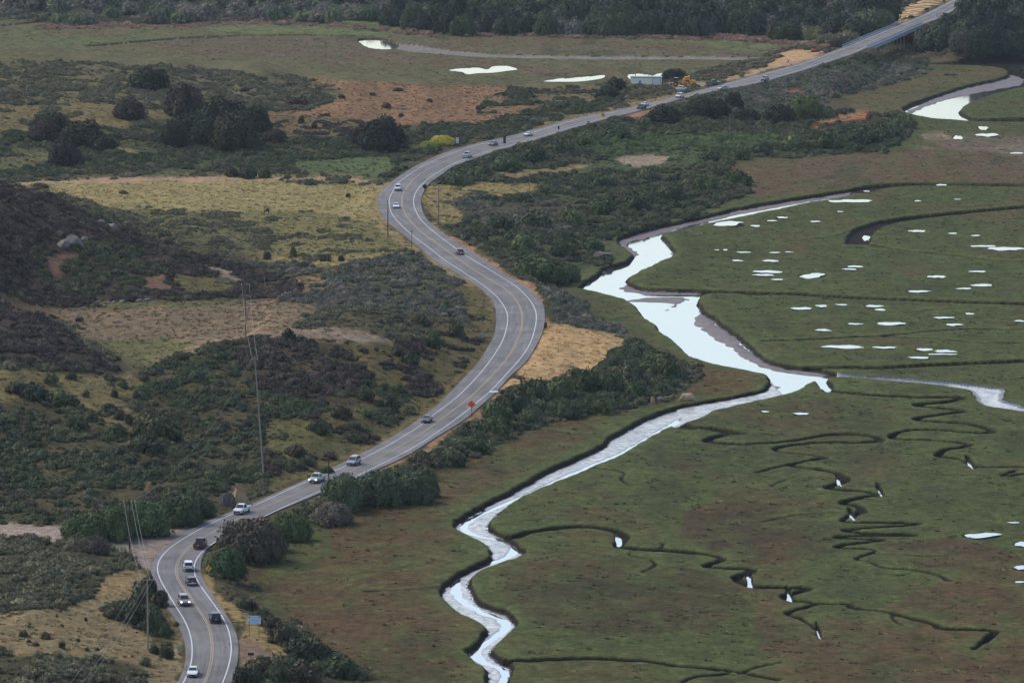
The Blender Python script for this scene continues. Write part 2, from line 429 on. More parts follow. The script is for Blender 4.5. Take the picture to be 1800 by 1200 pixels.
def dens(pts, closed):
    """adds points to long edges so that a spline through them does not overshoot"""
    q = list(pts) + ([pts[0]] if closed else [])
    out = []
    for a, b in zip(q[:-1], q[1:]):
        L = math.hypot(b[0] - a[0], b[1] - a[1]); k = 1 if L < 90 else int(L / 45)
        out += [(a[0] + (b[0] - a[0]) * i / k, a[1] + (b[1] - a[1]) * i / k) for i in range(k)]
    return out if closed else out + [q[-1]]


def W2(pts, z=0.0, n=6, closed=False, smooth=True):
    p = catmull(dens(pts, closed), n, closed) if smooth else np.asarray(pts, float)
    zz = z(p[:, 1]) if callable(z) else z
    x, y, _ = unproj(p[:, 0], p[:, 1], zz)
    return np.stack([x, y], 1)


# control heights: u, row of the photo, row a flat z = 0 ground would have at the same distance
CTRL = [(-160,270,476),(0,320,476),(50,338,474),(100,355,470),(150,376,470),(200,395,470),(300,430,472),(400,464,486),(470,496,508),
 (0,385,410),(120,382,410),(250,395,415),(-160,375,410),
 (150,530,566),(250,530,568),(350,525,560),(60,535,580),(0,520,600),
 (300,570,625),(200,580,640),(400,560,610),(300,610,675),(200,612,690),
 (420,592,668),(460,590,672),(500,578,674),(550,576,668),(600,575,663),(650,590,670),(700,610,672),(480,545,600),(560,545,590),
 (450,605,700),(340,612,702),(760,575,610),(800,600,633),(740,640,680),(700,540,568),
 (600,470,502),(700,480,508),(780,500,530),(500,510,545),
 (450,840,874),(500,720,780),(620,720,768),(600,790,819),(400,760,809),(300,800,842),(520,650,722),(620,650,708),(420,680,752),(330,690,760),(260,750,812),(700,700,728),
 (0,545,682),(60,562,692),(100,590,704),(150,615,716),(200,640,730),(240,658,740),(-160,480,690),
 (0,700,791),(100,700,783),(-160,690,800),(0,800,851),(200,780,835),(-160,820,880),(100,860,894),(0,900,928),(250,860,895),(350,850,885),
 (0,940,967),(110,935,962),(-160,930,960),(250,950,977),(200,970,997),
 (0,1000,1052),(150,1000,1040),(220,1010,1040),(0,1150,1225),(150,1120,1170),(230,1120,1155),(200,1170,1220),(100,1200,1275),(-160,1100,1180),(250,1230,1270),(0,1260,1340),
 (300,350,367),(500,350,366),(640,350,366),(450,400,418),(600,420,440),(250,420,440),
 (0,308,327),(150,305,322),(300,302,318),(450,300,316),(600,300,316),(680,255,274),(-160,310,330),
 (-160,64,140),(0,72,140),(90,80,144),(170,88,147),(300,95,150),(450,104,153),(600,120,157),(750,138,161),(900,147,163),(1000,149,160),
 (300,180,225),(100,200,245),(-100,200,250),(500,170,209),(700,190,220),(200,240,272),(50,260,288),(450,240,270),(800,200,223),(950,200,218),(390,200,232),
 (-160,92,95),(0,93,97),(170,98,102),(300,104,109),(450,112,118),(600,128,133),(750,143,147),(900,150,152),
 (1050,160,172),(1110,155,170),(1150,160,175),(1000,180,196),
 (1150,215,228),(1300,180,196),(1000,320,330),(1200,250,260),(1450,200,208),(1100,350,358),(1250,320,325),(900,380,394),(850,440,455),(1000,430,438),(1400,160,172),
 (990,620,640),(1080,615,628),(1020,660,668),(900,720,735),(1150,650,655),(800,775,792),
 (480,1140,1160),(430,1160,1188),(560,1180,1188),(520,1010,1015),(480,960,972),
 (1400,90,108),(1440,85,105),(1340,122,140),(1260,140,158),
 (1545,30,62),(1600,0,36),(1500,50,62),(1450,45,50),
 (1700,60,90),(1800,60,85),(1750,20,60),(1900,40,70),(1650,95,98),(1570,90,93),
 (1500,-20,0),(1000,-60,-40),(500,-60,-45),(0,-60,-45),(1000,20,24),(500,20,22),(0,10,12),(1300,20,26),(1000,50,52),(1960,-20,20),(-160,-60,-45)]
cu, cvf, cz = [], [], []
for u, v, vf in CTRL:
    x, y, _ = unproj(u, vf, 0.0)
    yd = y - CAM[1]
    # height at that distance whose image row is v
    yr = -(v - 600) / F
    dy = cp + yr * sp; dz = -sp + yr * cp
    cu.append(u); cvf.append(vf); cz.append(CAM[2] + yd / dy * dz)
_rc = catmull(LINE_C, 2)
for u, v in _rc:
    if 40 < v < 84 or v > 1320: continue
    z = float(road_z(v)); x, y, _ = unproj(u, v, z)
    _, vf = proj(x, y, 0.0)
    cu.append(u); cvf.append(vf); cz.append(z)
for poly in (MARSH[:34], MARSH_FAR):
    q = np.asarray(poly, float)
    for u, v in q:
        cu.append(u); cvf.append(v); cz.append(0.15)
cu = np.array(cu) / 100; cvf = np.array(cvf) / 100; cz = np.array(cz)
C2 = 0.35 ** 2


def _phi(du, dv): return -np.sqrt(du * du + dv * dv + C2)


K = _phi(cu[:, None] - cu[None], cvf[:, None] - cvf[None]) + np.eye(len(cu)) * 0.03
n = len(cu)
Mx = np.zeros((n + 3, n + 3)); Mx[:n, :n] = K
Pm = np.stack([np.ones(n), cu, cvf], 1); Mx[:n, n:] = Pm; Mx[n:, :n] = Pm.T
wts = np.linalg.lstsq(Mx, np.concatenate([cz, np.zeros(3)]), rcond=None)[0]
gu = np.arange(-170, 1981, 12.0); gv = np.arange(1356, -130, -6.0)
GU, GV = np.meshgrid(gu / 100, gv / 100)
Hc = wts[n] + wts[n + 1] * GU + wts[n + 2] * GV
for k in range(n):
    Hc += wts[k] * _phi(GU - cu[k], GV - cvf[k])
# cubic upsampling to the fan grid


def cubic_axis(t, n):
    i = np.clip(np.floor(t).astype(int), 1, n - 3); f = t - i
    w = np.stack([-0.5 * f ** 3 + f ** 2 - 0.5 * f, 1.5 * f ** 3 - 2.5 * f ** 2 + 1, -1.5 * f ** 3 + 2 * f ** 2 + 0.5 * f, 0.5 * f ** 3 - 0.5 * f ** 2])
    return i, w


iu, wu_ = cubic_axis((us - gu[0]) / 12.0, len(gu)); iv, wv_ = cubic_axis((gv[0] - vs_) / 6.0, len(gv))
Ht = sum(Hc[:, iu + k - 1] * wu_[k][None, :] for k in range(4))
Hb = sum(Ht[iv + k - 1] * wv_[k][:, None] for k in range(4))
# small hummocks on the land
Hb += (fbm(X / 14, Y / 22, 3) - 0.5) * 2.2 * sstep(2.0, 7.0, Hb) + (fbm(X / 4, Y / 6, 9, 3) - 0.5) * 0.6
Hb = np.maximum(Hb, 0.25)

# marsh plains
marsh_in = np.zeros((NR, NC), bool)
wm = np.zeros((NR, NC), np.float32)
for poly in (MARSH, MARSH_FAR):
    w = W2(poly, 0.0, 6, True)
    m = inside(w)
    d = line_dist(w, 10.0, True)
    wm = np.maximum(wm, np.where(m, 1.0, 1 - sstep(0, 10, d)))
    marsh_in |= m
Hm = (fbm(X / 7, Y / 9, 21, 3) - 0.5) * 0.22
H = Hb * (1 - wm) + Hm * wm

# road corridor
_L = catmull(ROAD_L, 6); _R = catmull(ROAD_R, 6)


def W3line(p):
    z = road_z(p[:, 1]); x, y, _ = unproj(p[:, 0], p[:, 1], z)
    return np.stack([x, y, z], 1)


RL3, RR3 = W3line(_L), W3line(_R)
rp = np.vstack([RL3[:, :2], RR3[::-1, :2]])
rin = inside(rp)
rd = np.where(rin, 0, line_dist(rp, 16.0, True))
# height of the road for every row (the road is single valued in distance closely enough: nearest by centre line)
_C = catmull(LINE_C, 6); RC3 = W3line(_C)
order = np.argsort(RC3[:, 1])
zrow = np.interp(ROWY, RC3[order, 1], RC3[order, 2])
bridge_rows = (ROWY > unproj(1530, 84, 7.0)[1]) & (ROWY < unproj(1606, 46, 7.6)[1])
wr = (1 - sstep(0.8, 11.0, rd)) * np.where(bridge_rows, 0, 1)[:, None]
H = H * (1 - wr) + (zrow[:, None] - 0.22) * wr
_ub = bridge_rows[:, None] & (rd < 14)
H = np.where(_ub, np.minimum(H, 0.4), H)

# channels, river, pools
chan = np.full((NR, NC), 30.0, np.float32)      # distance to the nearest channel (for greener edges)
dep = np.zeros((NR, NC), np.float32)
wet = np.zeros((NR, NC), np.float32)
wob = (fbm(X / 3.0, Y / 4.0, 31, 3) - 0.5)
for pts, w, dp in CREEKS:
    far_ = np.mean([p[1] for p in pts]) < 200
    dp = dp if far_ else min(dp * 1.15, 1.08)
    q = W2(pts, 0.0, 5)
    d = line_dist(q, max(14, w)).astype(np.float32)
    chan = np.minimum(chan, np.where(d < max(14, w) - .01, d, 30))
    # the traced line is the far edge: shift towards the camera by half a width; small creeks narrow towards their heads
    if w >= 5:
        parts = [(q, w, 1.0)]
    else:
        k = max(2, len(q) // 6); parts = []
        for i in range(0, len(q) - 1, k):
            f = i / len(q); parts.append((q[i:i + k + 1], w * .66 * (1.12 - .55 * f) * (1 + .18 * math.sin(i * 2.3)), 1.8))
    for qq, w_, ys in parts:
        q2 = qq.copy(); q2[:, 1] -= w_ * 0.5 * ys
        d2 = line_dist(q2, w_ + 1, False, ys) + wob * 0.7
        dep = np.maximum(dep, dp * (1 - sstep(w_ * 0.5 - 0.7, w_ * 0.5 + 0.35, d2)))
for poly, lim in ((RIVER, 14), (RIVER_FAR, 14), (POND_FAR, 8)):
    w = W2(poly, 0.0, 6, True)
    m = inside(w); d = line_dist(w, lim, True)
    chan = np.minimum(chan, np.where(d < lim - .01, d, 30)); chan = np.where(m, 0, chan)
    ds = np.where(m, d, -d) + wob * 1.1 + (fbm(X / 9, Y / 14, 37, 2) - .5) * 1.6
    dep = np.maximum(dep, 1.5 * sstep(-0.2, 1.3, ds))
    if poly is RIVER: ds_river = ds
mud = np.zeros((NR, NC), np.float32)
for poly in MUD:
    w = W2(poly, 0.0, 5, True)
    m = inside(w); d = line_dist(w, 5.0, True)
    mud = np.maximum(mud, sstep(-2.0, 2.5, np.where(m, d, -d) + wob * 3))
ww = W2(WETMUD, 0.0, 3, True)
wetm = inside(ww)
wetm = wetm | inside(W2(WETMUD_LOW, 0.0, 3, True))
bed = -1.5 + mud * 0.50
bed = np.where(wetm, np.maximum(-1.07 + (fbm(X / 5, Y / 14, 41, 4) - 0.5) * 0.14, -1.125), bed)
bed = np.where(wetm & (X > unproj(1195, 740, 0)[0]), -0.74 + (fbm(X / 4, Y / 9, 49, 3) - .5) * .16, bed)
thal = line_dist(W2(THALWEG, -1.4, 6), 4.0) + wob * 1.0
bed = np.where(wetm & (thal < 0.9), -1.3, bed)
shw = W2(SHELF, 0.0, 4, True)
shm = inside(shw)
bed = np.where(shm, -0.72 + (fbm(X / 3, Y / 8, 47, 3) - 0.5) * 0.2, bed)
wet = np.where((wetm & (dep > 1.2)) | (shm & (dep > .6)), 1.0, 0.0)
wet = np.maximum(wet, np.where((mud > .5) & (dep > 1.2), 0.55, 0)).astype(np.float32)
Hcar = np.where(dep > 1.3, np.maximum(H - dep, bed), H - dep)
H = np.where(wm > 0.5, Hcar, H)
H = np.where(shm & (wm > .5), Hm * .3 - (0.72 + (fbm(X / 3, Y / 8, 47, 3) - 0.5) * 0.2) * sstep(0.0, 3.2, ds_river), H)
for u, v, w, h in GLINTS:
    x, y, _ = unproj(u, v, -1.0); rx = w / ppm(v) / 2 + .25; ry = abs(unproj(u, v - h / 2, 0)[1] - y) + 4.5
    y -= 3.0
    r0, r1 = grid_rows(y - ry * 1.5, y + ry * 1.5)
    e = np.hypot((X[r0:r1] - x) / rx, (Y[r0:r1] - y) / ry) + wob[r0:r1] * .6
    H[r0:r1] = np.where(e < 1.15, np.minimum(H[r0:r1], -1.15 * (1 - sstep(.85, 1.15, e))), H[r0:r1])
for u, v, w, h in POOLS:
    x, y, _ = unproj(u, v, 0.0); s = ppm(v)
    rx = w / s / 2 + 0.3; yy = unproj(u, v - h / 2, 0)[1]; ry = abs(yy - y) + 1.0
    r0, r1 = grid_rows(y - ry * 1.5, y + ry * 1.5)
    e = np.hypot((X[r0:r1] - x) / rx, (Y[r0:r1] - y) / ry) + (fbm(X[r0:r1] / 2.5, Y[r0:r1] / 5, 51, 2) - 0.5) * 0.7
    H[r0:r1] = np.where(e < 1.1, np.minimum(H[r0:r1], -0.02 - 0.3 * (1 - sstep(0.8, 1.1, e))), H[r0:r1])
    chan[r0:r1] = np.where(e < 1.3, 0.5, chan[r0:r1])
for pts in FAR_POOLS:
    w = W2(pts, 0.0, 3, True); m = inside(w); H = np.where(m, np.minimum(H, -0.35), H); chan = np.where(m, 0.5, chan)
U, V = proj(X, Y, H)


def ground_z(x, y):
    yd = y - CAM[1]
    j = np.clip(np.searchsorted(ROWY, y) - 1, 0, NR - 2); i = np.clip(np.searchsorted(A, x / yd) - 1, 0, NC - 2)
    fy = np.clip((y - ROWY[j]) / (ROWY[j + 1] - ROWY[j]), 0, 1); fx = np.clip((x / yd - A[i]) / (A[i + 1] - A[i]), 0, 1)
    return (H[j, i] * (1 - fx) + H[j, i + 1] * fx) * (1 - fy) + (H[j + 1, i] * (1 - fx) + H[j + 1, i + 1] * fx) * fy


def hit(u, v):
    """first terrain point that the photo's pixel u, v looks at"""
    xr = (u - 900) / F; yr = -(v - 600) / F
    a = xr / (cp + yr * sp); sl = (-sp + yr * cp) / (cp + yr * sp)
    i = int(np.clip(np.searchsorted(A, a) - 1, 0, NC - 2)); f = (a - A[i]) / (A[i + 1] - A[i])
    h = H[:, i] * (1 - f) + H[:, i + 1] * f
    g = h - (CAM[2] + YD * sl)
    k = int(np.argmax(g >= 0))
    if g[k] < 0: k = NR - 1
    if k > 0:
        t = g[k - 1] / (g[k - 1] - g[k] + 1e-9); yd = YD[k - 1] + t * (YD[k] - YD[k - 1])
    else:
        yd = YD[0]
    z = CAM[2] + yd * sl
    return Vector((a * yd, CAM[1] + yd, z))

# ------------------------------------------------------------------ what grows or lies where (ground colour, scrub cover, kind of scrub, scrub size)
CW, CH, CX, CY = 2130, 1420, 165, 70
CAN = np.zeros((CH, CW, 3), np.float32); DEN = np.zeros((CH, CW), np.float32)
PAL = np.zeros((CH, CW), np.int8); SIZ = np.ones((CH, CW), np.float32)
# scrub kinds: 0 olive sage, 1 dark purple brown, 2 dark green, 3 grey green, 4 fresh green, 5 red brown reeds


def fill_mask(poly, smooth=True):
    p = np.asarray(catmull(poly, 5, True) if smooth else poly, float) + [CX, CY]
    x0, y0 = int(max(0, p[:, 0].min())), int(max(0, p[:, 1].min()))
    x1, y1 = int(min(CW, p[:, 0].max() + 2)), int(min(CH, p[:, 1].max() + 2))
    if x1 <= x0 or y1 <= y0: return None
    xs = np.arange(x0, x1); M = np.zeros((y1 - y0, x1 - x0), bool)
    ax, ay = p[:, 0], p[:, 1]; bx, by = np.roll(ax, -1), np.roll(ay, -1)
    for r in range(y0, y1):
        m = (ay <= r) != (by <= r)
        if m.any():
            c = np.sort(ax[m] + (r - ay[m]) / (by[m] - ay[m]) * (bx[m] - ax[m]))
            M[r - y0] = np.searchsorted(c, xs) % 2 == 1
    return slice(y0, y1), slice(x0, x1), M


def zone(poly, rgb=None, den=None, pal=None, siz=None, smooth=True):
    r = fill_mask(poly, smooth)
    if r is None: return
    a, b, M = r
    if rgb is not None: CAN[a, b][M] = S(rgb)
    if den is not None: DEN[a, b][M] = den
    if pal is not None: PAL[a, b][M] = pal
    if siz is not None: SIZ[a, b][M] = siz


def stroke(pts, w, rgb=None, den=0.0, pal=None, siz=None):
    q = catmull(pts, 6); d = np.gradient(q, axis=0)
    nrm = np.stack([-d[:, 1], d[:, 0]], 1) / (np.linalg.norm(d, axis=1, keepdims=True) + 1e-6)
    ww = np.asarray(w, float) if np.ndim(w) else w
    if np.ndim(ww): ww = np.interp(np.linspace(0, 1, len(q)), np.linspace(0, 1, len(ww)), ww)[:, None]
    zone(np.vstack([q + nrm * ww / 2, (q - nrm * ww / 2)[::-1]]), rgb, den, pal, siz, smooth=False)


BIG = [(-165, -70), (1965, -70), (1965, 1350), (-165, 1350)]
zone(BIG, (74, 70, 50), .45, 0, 1.0, False)
# --- the far hill
zone([(-165,66),(0,74),(140,92),(300,112),(420,124),(520,146),(610,160),(560,190),(430,200),(0,192),(-165,195)], (94,90,66), .62, 0, 1.0)
zone([(170,84),(450,100),(600,116),(760,134),(980,147),(1010,158),(860,215),(720,222),(520,215),(470,200),(560,188),(600,160),(520,134),(420,110)], (128,98,70), .03, 1, .7)
stroke([(120,76),(200,88),(300,99),(420,112),(520,126),(640,134)], [8,14,16,18,20,24], (140,114,80), .02)
zone([(-165,182),(0,184),(180,180),(300,196),(420,202),(250,212),(200,236),(0,240),(-165,238)], (106,96,62), .12, 0, .8)
zone([(-165,236),(60,232),(250,222),(480,225),(640,238),(720,222),(860,212),(960,190),(1060,150),(1110,165),(1010,205),(860,238),(800,255),(730,285),(680,316),(560,304),(300,300),(0,312),(-165,312)], (66,72,49), .64, 2, 1.1)
zone([(430,222),(520,200),(700,222),(640,240),(560,245),(470,240)], (98,86,60), .2, 1, .8)
zone([(0,268),(80,262),(86,288),(0,300)], (88,88,58), .08, 0)
stroke([(190,258),(230,265),(262,274)], [10,6], (116,106,68), 0)
zone([(510,288),(600,278),(690,276),(682,304),(560,308)], (80,94,60), .05, 2, .7)
stroke([(250,306),(330,303),(450,306),(560,308)], 6, (84,92,58), .05)
zone([(880,160),(1000,150),(1110,165),(1000,180),(900,190),(840,205)], (104,90,66), .38, 2, 1.1)
# --- meadow behind the rocky hill
zone([(30,322),(200,314),(400,312),(560,310),(690,322),(668,345),(690,400),(740,440),(690,455),(640,465),(560,466),(450,450),(330,420),(210,370),(120,345)], (104,100,60), .12, 0, .7)
zone([(30,322),(200,314),(400,312),(560,310),(680,320),(668,345),(680,392),(640,386),(520,372),(400,372),(210,366),(120,345)], (136,124,76), .012, 0, .6)
stroke([(40,321),(200,316),(400,314),(560,313),(640,316)], 8, (156,128,98), 0)
zone([(500,312),(640,306),(690,322),(672,330),(600,322),(520,326)], None, .35, 0, .9)
zone([(225,368),(330,372),(420,392),(480,410),(470,440),(400,440),(330,420),(260,392)], (88,88,58), .30, 0, .7)
zone([(430,455),(560,452),(690,440),(740,445),(640,470),(540,472)], (126,114,70), .1, 0, .8)
zone([(660,330),(675,350),(690,398),(722,425),(760,458),(740,456),(690,420),(660,385),(650,345)], (136,118,76), .02)
# --- scrub slope above the S bend
zone([(420,468),(520,462),(600,470),(680,448),(752,452),(800,480),(838,508),(862,535),(858,565),(780,560),(700,548),(560,545),(480,530),(430,510)], (72,74,51), .70, 3, 1.0)
zone([(500,492),(560,482),(580,505),(530,515)], (118,100,68), .05)
stroke([(745,448),(800,482),(840,510),(862,530),(868,552)], 12, (126,112,72), .0)
zone([(800,505),(848,512),(866,540),(868,570),(850,625),(810,670),(770,700),(738,735),(700,762),(640,790),(560,830),(470,862),(470,845),(560,812),(640,770),(720,715),(780,640),(820,570)], (90,84,52), .08, 1, .9)
# --- rocky hill
zone([(-165,250),(0,318),(60,338),(110,355),(200,394),(300,430),(430,464),(520,496),(500,525),(330,528),(200,531),(90,541),(0,512),(-165,505)], (56,50,44), .72, 1, 1.05)
zone([(60,430),(150,420),(260,450),(300,500),(180,525),(80,500)], None, .75, 2, 1.1)
zone([(310,486),(400,488),(410,512),(330,517)], (90,86,50), .06, 0)
for b in ([(88,450),(120,448),(118,470),(105,490),(92,470)], [(198,465),(208,462),(210,480),(200,484)], [(255,490),(290,485),(300,505),(265,510)], [(118,445),(140,446),(140,458),(122,458)]):
    zone(b, (104,78,66), .0)
for p_ in ([(320,455),(345,463),(355,470)], [(365,470),(395,480),(418,490)], [(380,468),(410,478)]):
    stroke(p_, 5, (140,124,112), 0)
zone([(-100,490),(0,512),(60,535),(120,552),(135,568),(60,565),(0,548),(-100,535)], (102,84,64), .06, 1, .6)
# --- second meadow
zone([(95,545),(180,532),(330,529),(480,526),(560,545),(470,585),(345,604),(335,625),(250,648),(180,612),(120,572)], (114,98,77), .02, 1, .6)
zone([(150,533),(420,527),(440,535),(300,540),(170,545)], (92,90,58), .05)
zone([(180,600),(330,598),(330,630),(250,648)], (100,98,62), .02)
stroke([(322,612),(360,603),(420,592),(455,572),(473,552),(468,538)], [6,5,4,3], (152,128,106), 0)
stroke([(500,575),(530,560),(545,545)], 3, (110,92,66), 0)
zone([(450,592),(520,576),(600,578),(690,598),(715,618),(660,612),(600,600),(520,594)], (128,112,96), .04, 0, .8)
stroke([(600,590),(640,602),(680,622),(712,640)], [9,6], (134,122,112), 0)
# --- front slopes
zone([(-165,700),(0,715),(100,698),(170,742),(215,770),(240,690),(262,645),(330,622),(420,602),(560,600),(620,620),(650,690),(600,720),(540,730),(480,760),(480,835),(420,862),(330,884),(100,900),(0,908),(-165,910)], (70,67,48), .74, 2, 1.15)
zone([(-165,450),(0,540),(60,556),(120,590),(200,640),(240,660),(180,658),(90,648),(0,640),(-165,640)], (60,54,48), .78, 1, 1.0)
zone([(-165,645),(0,645),(90,652),(180,662),(235,660),(242,690),(205,720),(218,765),(170,740),(100,690),(0,705),(-165,700)], (102,94,60), .12, 2, .9)
zone([(420,602),(520,596),(600,604),(640,650),(650,700),(600,722),(520,700),(460,690),(430,650)], (68,62,45), .76, 1, 1.15)
zone([(600,604),(690,606),(760,590),(830,570),(860,590),(820,650),(740,725),(640,785),(560,815),(480,835),(478,772),(540,735),(610,722),(650,690),(640,650)], (86,80,50), .26, 1, 1.1)
zone([(590,690),(700,680),(730,720),(650,760),(590,735)], None, .55, 2, 1.1)
zone([(470,745),(560,742),(600,770),(560,800),(490,815)], (88,86,50), .08, 2, .9)
stroke([(230,650),(205,680),(212,700),(232,740),(228,765),(240,790)], 3.5, (120,104,74), 0)
stroke([(442,660),(440,720),(438,780),(440,830)], 7, (40,38,32), .1)
stroke([(258,830),(262,850),(264,865)], [5,8], (112,84,62), 0)
zone([(400,855),(425,850),(436,870),(430,888),(402,890)], (98,86,72), 0, smooth=True)
stroke([(470,862),(560,828),(620,800),(690,765),(735,735),(780,700),(830,645)], 9, (104,94,58), 0)
# --- gravel lots and the near left
zone([(-165,900),(100,902),(210,890),(330,884),(400,888),(430,884),(380,906),(330,925),(185,958),(112,920),(-165,922)], (62,66,44), .5, 2, 1.1)
zone([(-165,921),(0,921),(114,920),(116,930),(108,956),(0,957),(-165,957)], (138,126,120), 0, smooth=False)
zone([(185,957),(250,942),(340,925),(388,906),(340,935),(300,960),(278,985),(268,1000),(240,985),(205,968)], (126,117,112), 0)
zone([(-165,952),(110,953),(190,963),(232,985),(240,1000),(175,1010),(150,1058),(70,1074),(-165,1090)], (66,64,46), .72, 0, 1.1)
zone([(-165,1085),(70,1072),(150,1056),(176,1008),(236,1000),(262,1010),(282,1050),(305,1095),(324,1140),(322,1180),(300,1230),(270,1200),(230,1168),(60,1150),(-165,1150)], (121,107,76), .035, 2, .7)
zone([(178,1010),(230,1008),(225,1040),(165,1050)], (136,116,74), .01)
zone([(182,1070),(250,1045),(262,1020),(290,1080),(310,1110),(300,1150),(270,1140),(262,1110),(220,1100)], (84,76,50), .34, 2, .9)
zone([(-165,1140),(60,1152),(150,1160),(235,1178),(275,1215),(300,1350),(-165,1350)], (66,64,46), .68, 0, 1.1)
# --- right of the road: embankments and scrub
zone([(745,325),(830,281),(1000,229),(1200,180),(1450,113),(1530,98),(1640,118),(1530,150),(1480,172),(1590,202),(1600,232),(1560,266),(1290,284),(1330,334),(1180,400),(1050,428),(1080,462),(1000,484),(965,505),(900,470),(830,420),(780,392)], (62,70,47), .74, 2, 1.25)
zone([(1250,160),(1450,120),(1560,110),(1640,124),(1560,150),(1420,190),(1300,200)], None, .7, 3, 1.1)
zone([(800,350),(900,360),(1000,350),(1020,380),(980,410),(880,400),(810,390)], (72,68,52), .6, 3, .9)
zone([(752,330),(800,322),(930,322),(946,336),(870,350),(800,352),(812,380),(800,396),(765,388),(746,360)], (126,112,68), .05, 0, .8)
stroke([(858,308),(950,302),(1040,292),(1100,287)], [7,10,6], (132,116,78), .02)
zone([(1098,276),(1180,276),(1172,284),(1140,292),(1092,290)], (138,122,106), 0)
zone([(1000,312),(1060,280),(1100,268),(1200,262),(1280,275),(1180,300),(1080,300)], (70,80,54), .1, 4, .9)
zone([(1098,276),(1180,276),(1172,284),(1140,292),(1092,290)], (140,124,108), 0)
zone([(1030,240),(1120,236),(1250,236),(1360,235),(1350,262),(1200,262),(1060,270)], (58,70,44), .7, 4, 1.1)
zone([(1420,223),(1450,210),(1500,195),(1532,193),(1532,214),(1480,216),(1440,224)], (146,106,72), .05, 0, .6)
zone([(1370,158),(1415,155),(1412,166),(1375,168)], (122,88,64), .15, 0)
zone([(1120,196),(1150,192),(1165,196),(1140,204),(1090,208)], (146,104,78), 0)
stroke([(748,395),(790,420),(832,444),(880,478),(918,500),(945,518),(958,545),(962,572)], [10,12,12,9,12,16,14,8], (152,116,78), .02)
zone([(965,505),(1000,516),(1060,560),(1098,592),(1050,592),(985,576),(962,560),(955,520)], (60,62,46), .75, 3, 1.0)
zone([(880,688),(905,660),(930,622),(958,574),(1010,576),(1060,586),(1098,600),(1075,625),(1050,645),(980,670),(920,682)], (170,138,88), .008, 2, .7)
stroke([(960,580),(935,630),(900,675),(880,690)], 8, (176,138,92), 0)
zone([(690,850),(720,822),(830,748),(880,692),(980,668),(1060,640),(1100,600),(1150,612),(1200,642),(1192,690),(1150,702),(1060,730),(950,745),(830,800),(750,835),(770,860),(700,880)], (50,56,40), .9, 2, 1.35)
stroke([(660,832),(720,805),(770,775),(825,735),(862,705),(885,690)], [8,10,10,8], (138,108,78), .02)
zone([(352,1003),(368,1006),(385,1030),(415,1060),(440,1085),(470,1115),(510,1150),(430,1170),(440,1182),(415,1210),(405,1240),(395,1260),(420,1170),(420,1140),(412,1095),(385,1058),(362,1026)], (134,116,70), .02, 0, .7)
zone([(419,1118),(440,1120),(470,1138),(500,1148),(505,1155),(470,1162),(440,1178),(420,1190),(422,1150)], (116,98,84), 0, smooth=False)
zone([(430,1010),(470,990),(560,930),(600,905),(560,900),(470,940),(400,960),(370,980),(380,1010)], (62,72,44), .35, 2, 1)
zone([(440,1185),(470,1165),(510,1150),(490,1110),(540,1120),(600,1165),(650,1200),(680,1300),(420,1300)], (58,60,42), .6, 2, 1.2)
zone([(240,1300),(400,1300),(400,1350),(240,1350)], (90,80,56), .2, 0)
# --- construction earth and the far bank
zone([(1240,152),(1262,144),(1310,131),(1380,113),(1440,97),(1447,90),(1400,88),(1378,92),(1362,108),(1320,125),(1270,140)], (168,134,92), 0)
zone([(1262,146),(1330,131),(1440,102),(1438,98),(1330,122)], (150,124,98), 0)
stroke([(940,226),(1000,208),(1067,194),(1122,182),(1190,168)], [5,8,10,8], (128,110,72), .05)
stroke([(1170,146),(1210,150),(1245,148)], [7,12,9], (128,118,108), 0)
# --- marsh plains
marsh_rgb = (68, 76, 44)
zone(dens(MARSH, True), marsh_rgb, 0, 0, 1)
zone([(430,1005),(500,965),(600,905),(700,880),(800,905),(790,960),(765,1035),(835,1100),(810,1145),(840,1200),(850,1300),(700,1300),(640,1190),(500,1080)], (82,66,46), 0)
zone([(500,965),(600,905),(560,1000),(480,1010)], (74,78,46), 0)
zone([(745,832),(830,805),(960,750),(1060,738),(1000,790),(900,840),(800,890),(760,880)], (80,68,48), 0)
zone([(1010,512),(1060,520),(1110,540),(1200,625),(1340,660),(1300,690),(1200,700),(1240,645),(1190,635),(1100,585)], (68,70,44), 0)
zone([(1240,650),(1330,655),(1345,668),(1300,690),(1210,702)], (84,66,44), 0)
zone([(1290,290),(1560,268),(1700,262),(1960,275),(1960,318),(1600,318),(1500,325),(1340,345)], (88,74,58), 0)
zone([(1625,240),(1700,236),(1960,240),(1960,272),(1700,266),(1640,252)], (100,88,78), 0)
zone([(1740,258),(1960,250),(1960,272),(1780,272)], (116,104,98), 0)
for b in ([(1620,238),(1655,232),(1668,242),(1640,248)], [(1605,258),(1640,260),(1650,263),(1615,262)]): zone(b, (126,112,98), 0)
zone([(1440,185),(1560,150),(1690,120),(1765,120),(1768,130),(1690,148),(1600,185),(1590,200)], (84,78,52), 0)
zone([(1330,1040),(1500,1090),(1700,1000),(1960,980),(1960,1340),(1500,1340),(1380,1210)], (78,66,46), 0)
zone([(1250,880),(1450,900),(1480,960),(1350,990),(1200,950)], (64,58,42), 0)
zone([(900,1000),(1150,980),(1250,1010),(1350,1040),(1200,1110),(950,1100)], (66,62,42), 0)
zone([(1540,960),(1700,950),(1800,980),(1640,1000)], (74,62,46), 0)
zone([(1180,700),(1450,700),(1600,760),(1500,850),(1250,840),(1100,800)], (62,68,43), 0)
zone(dens(MARSH_FAR, True), (90, 88, 62), 0, 0, 1)
zone([(400,36),(690,40),(690,62),(400,62)], (92,104,66), 0)
zone([(1080,58),(1350,62),(1370,80),(1250,92),(1080,90)], (94,102,66), 0)
zone([(-165,48),(170,60),(330,64),(230,80),(-165,80)], (88,92,62), 0)
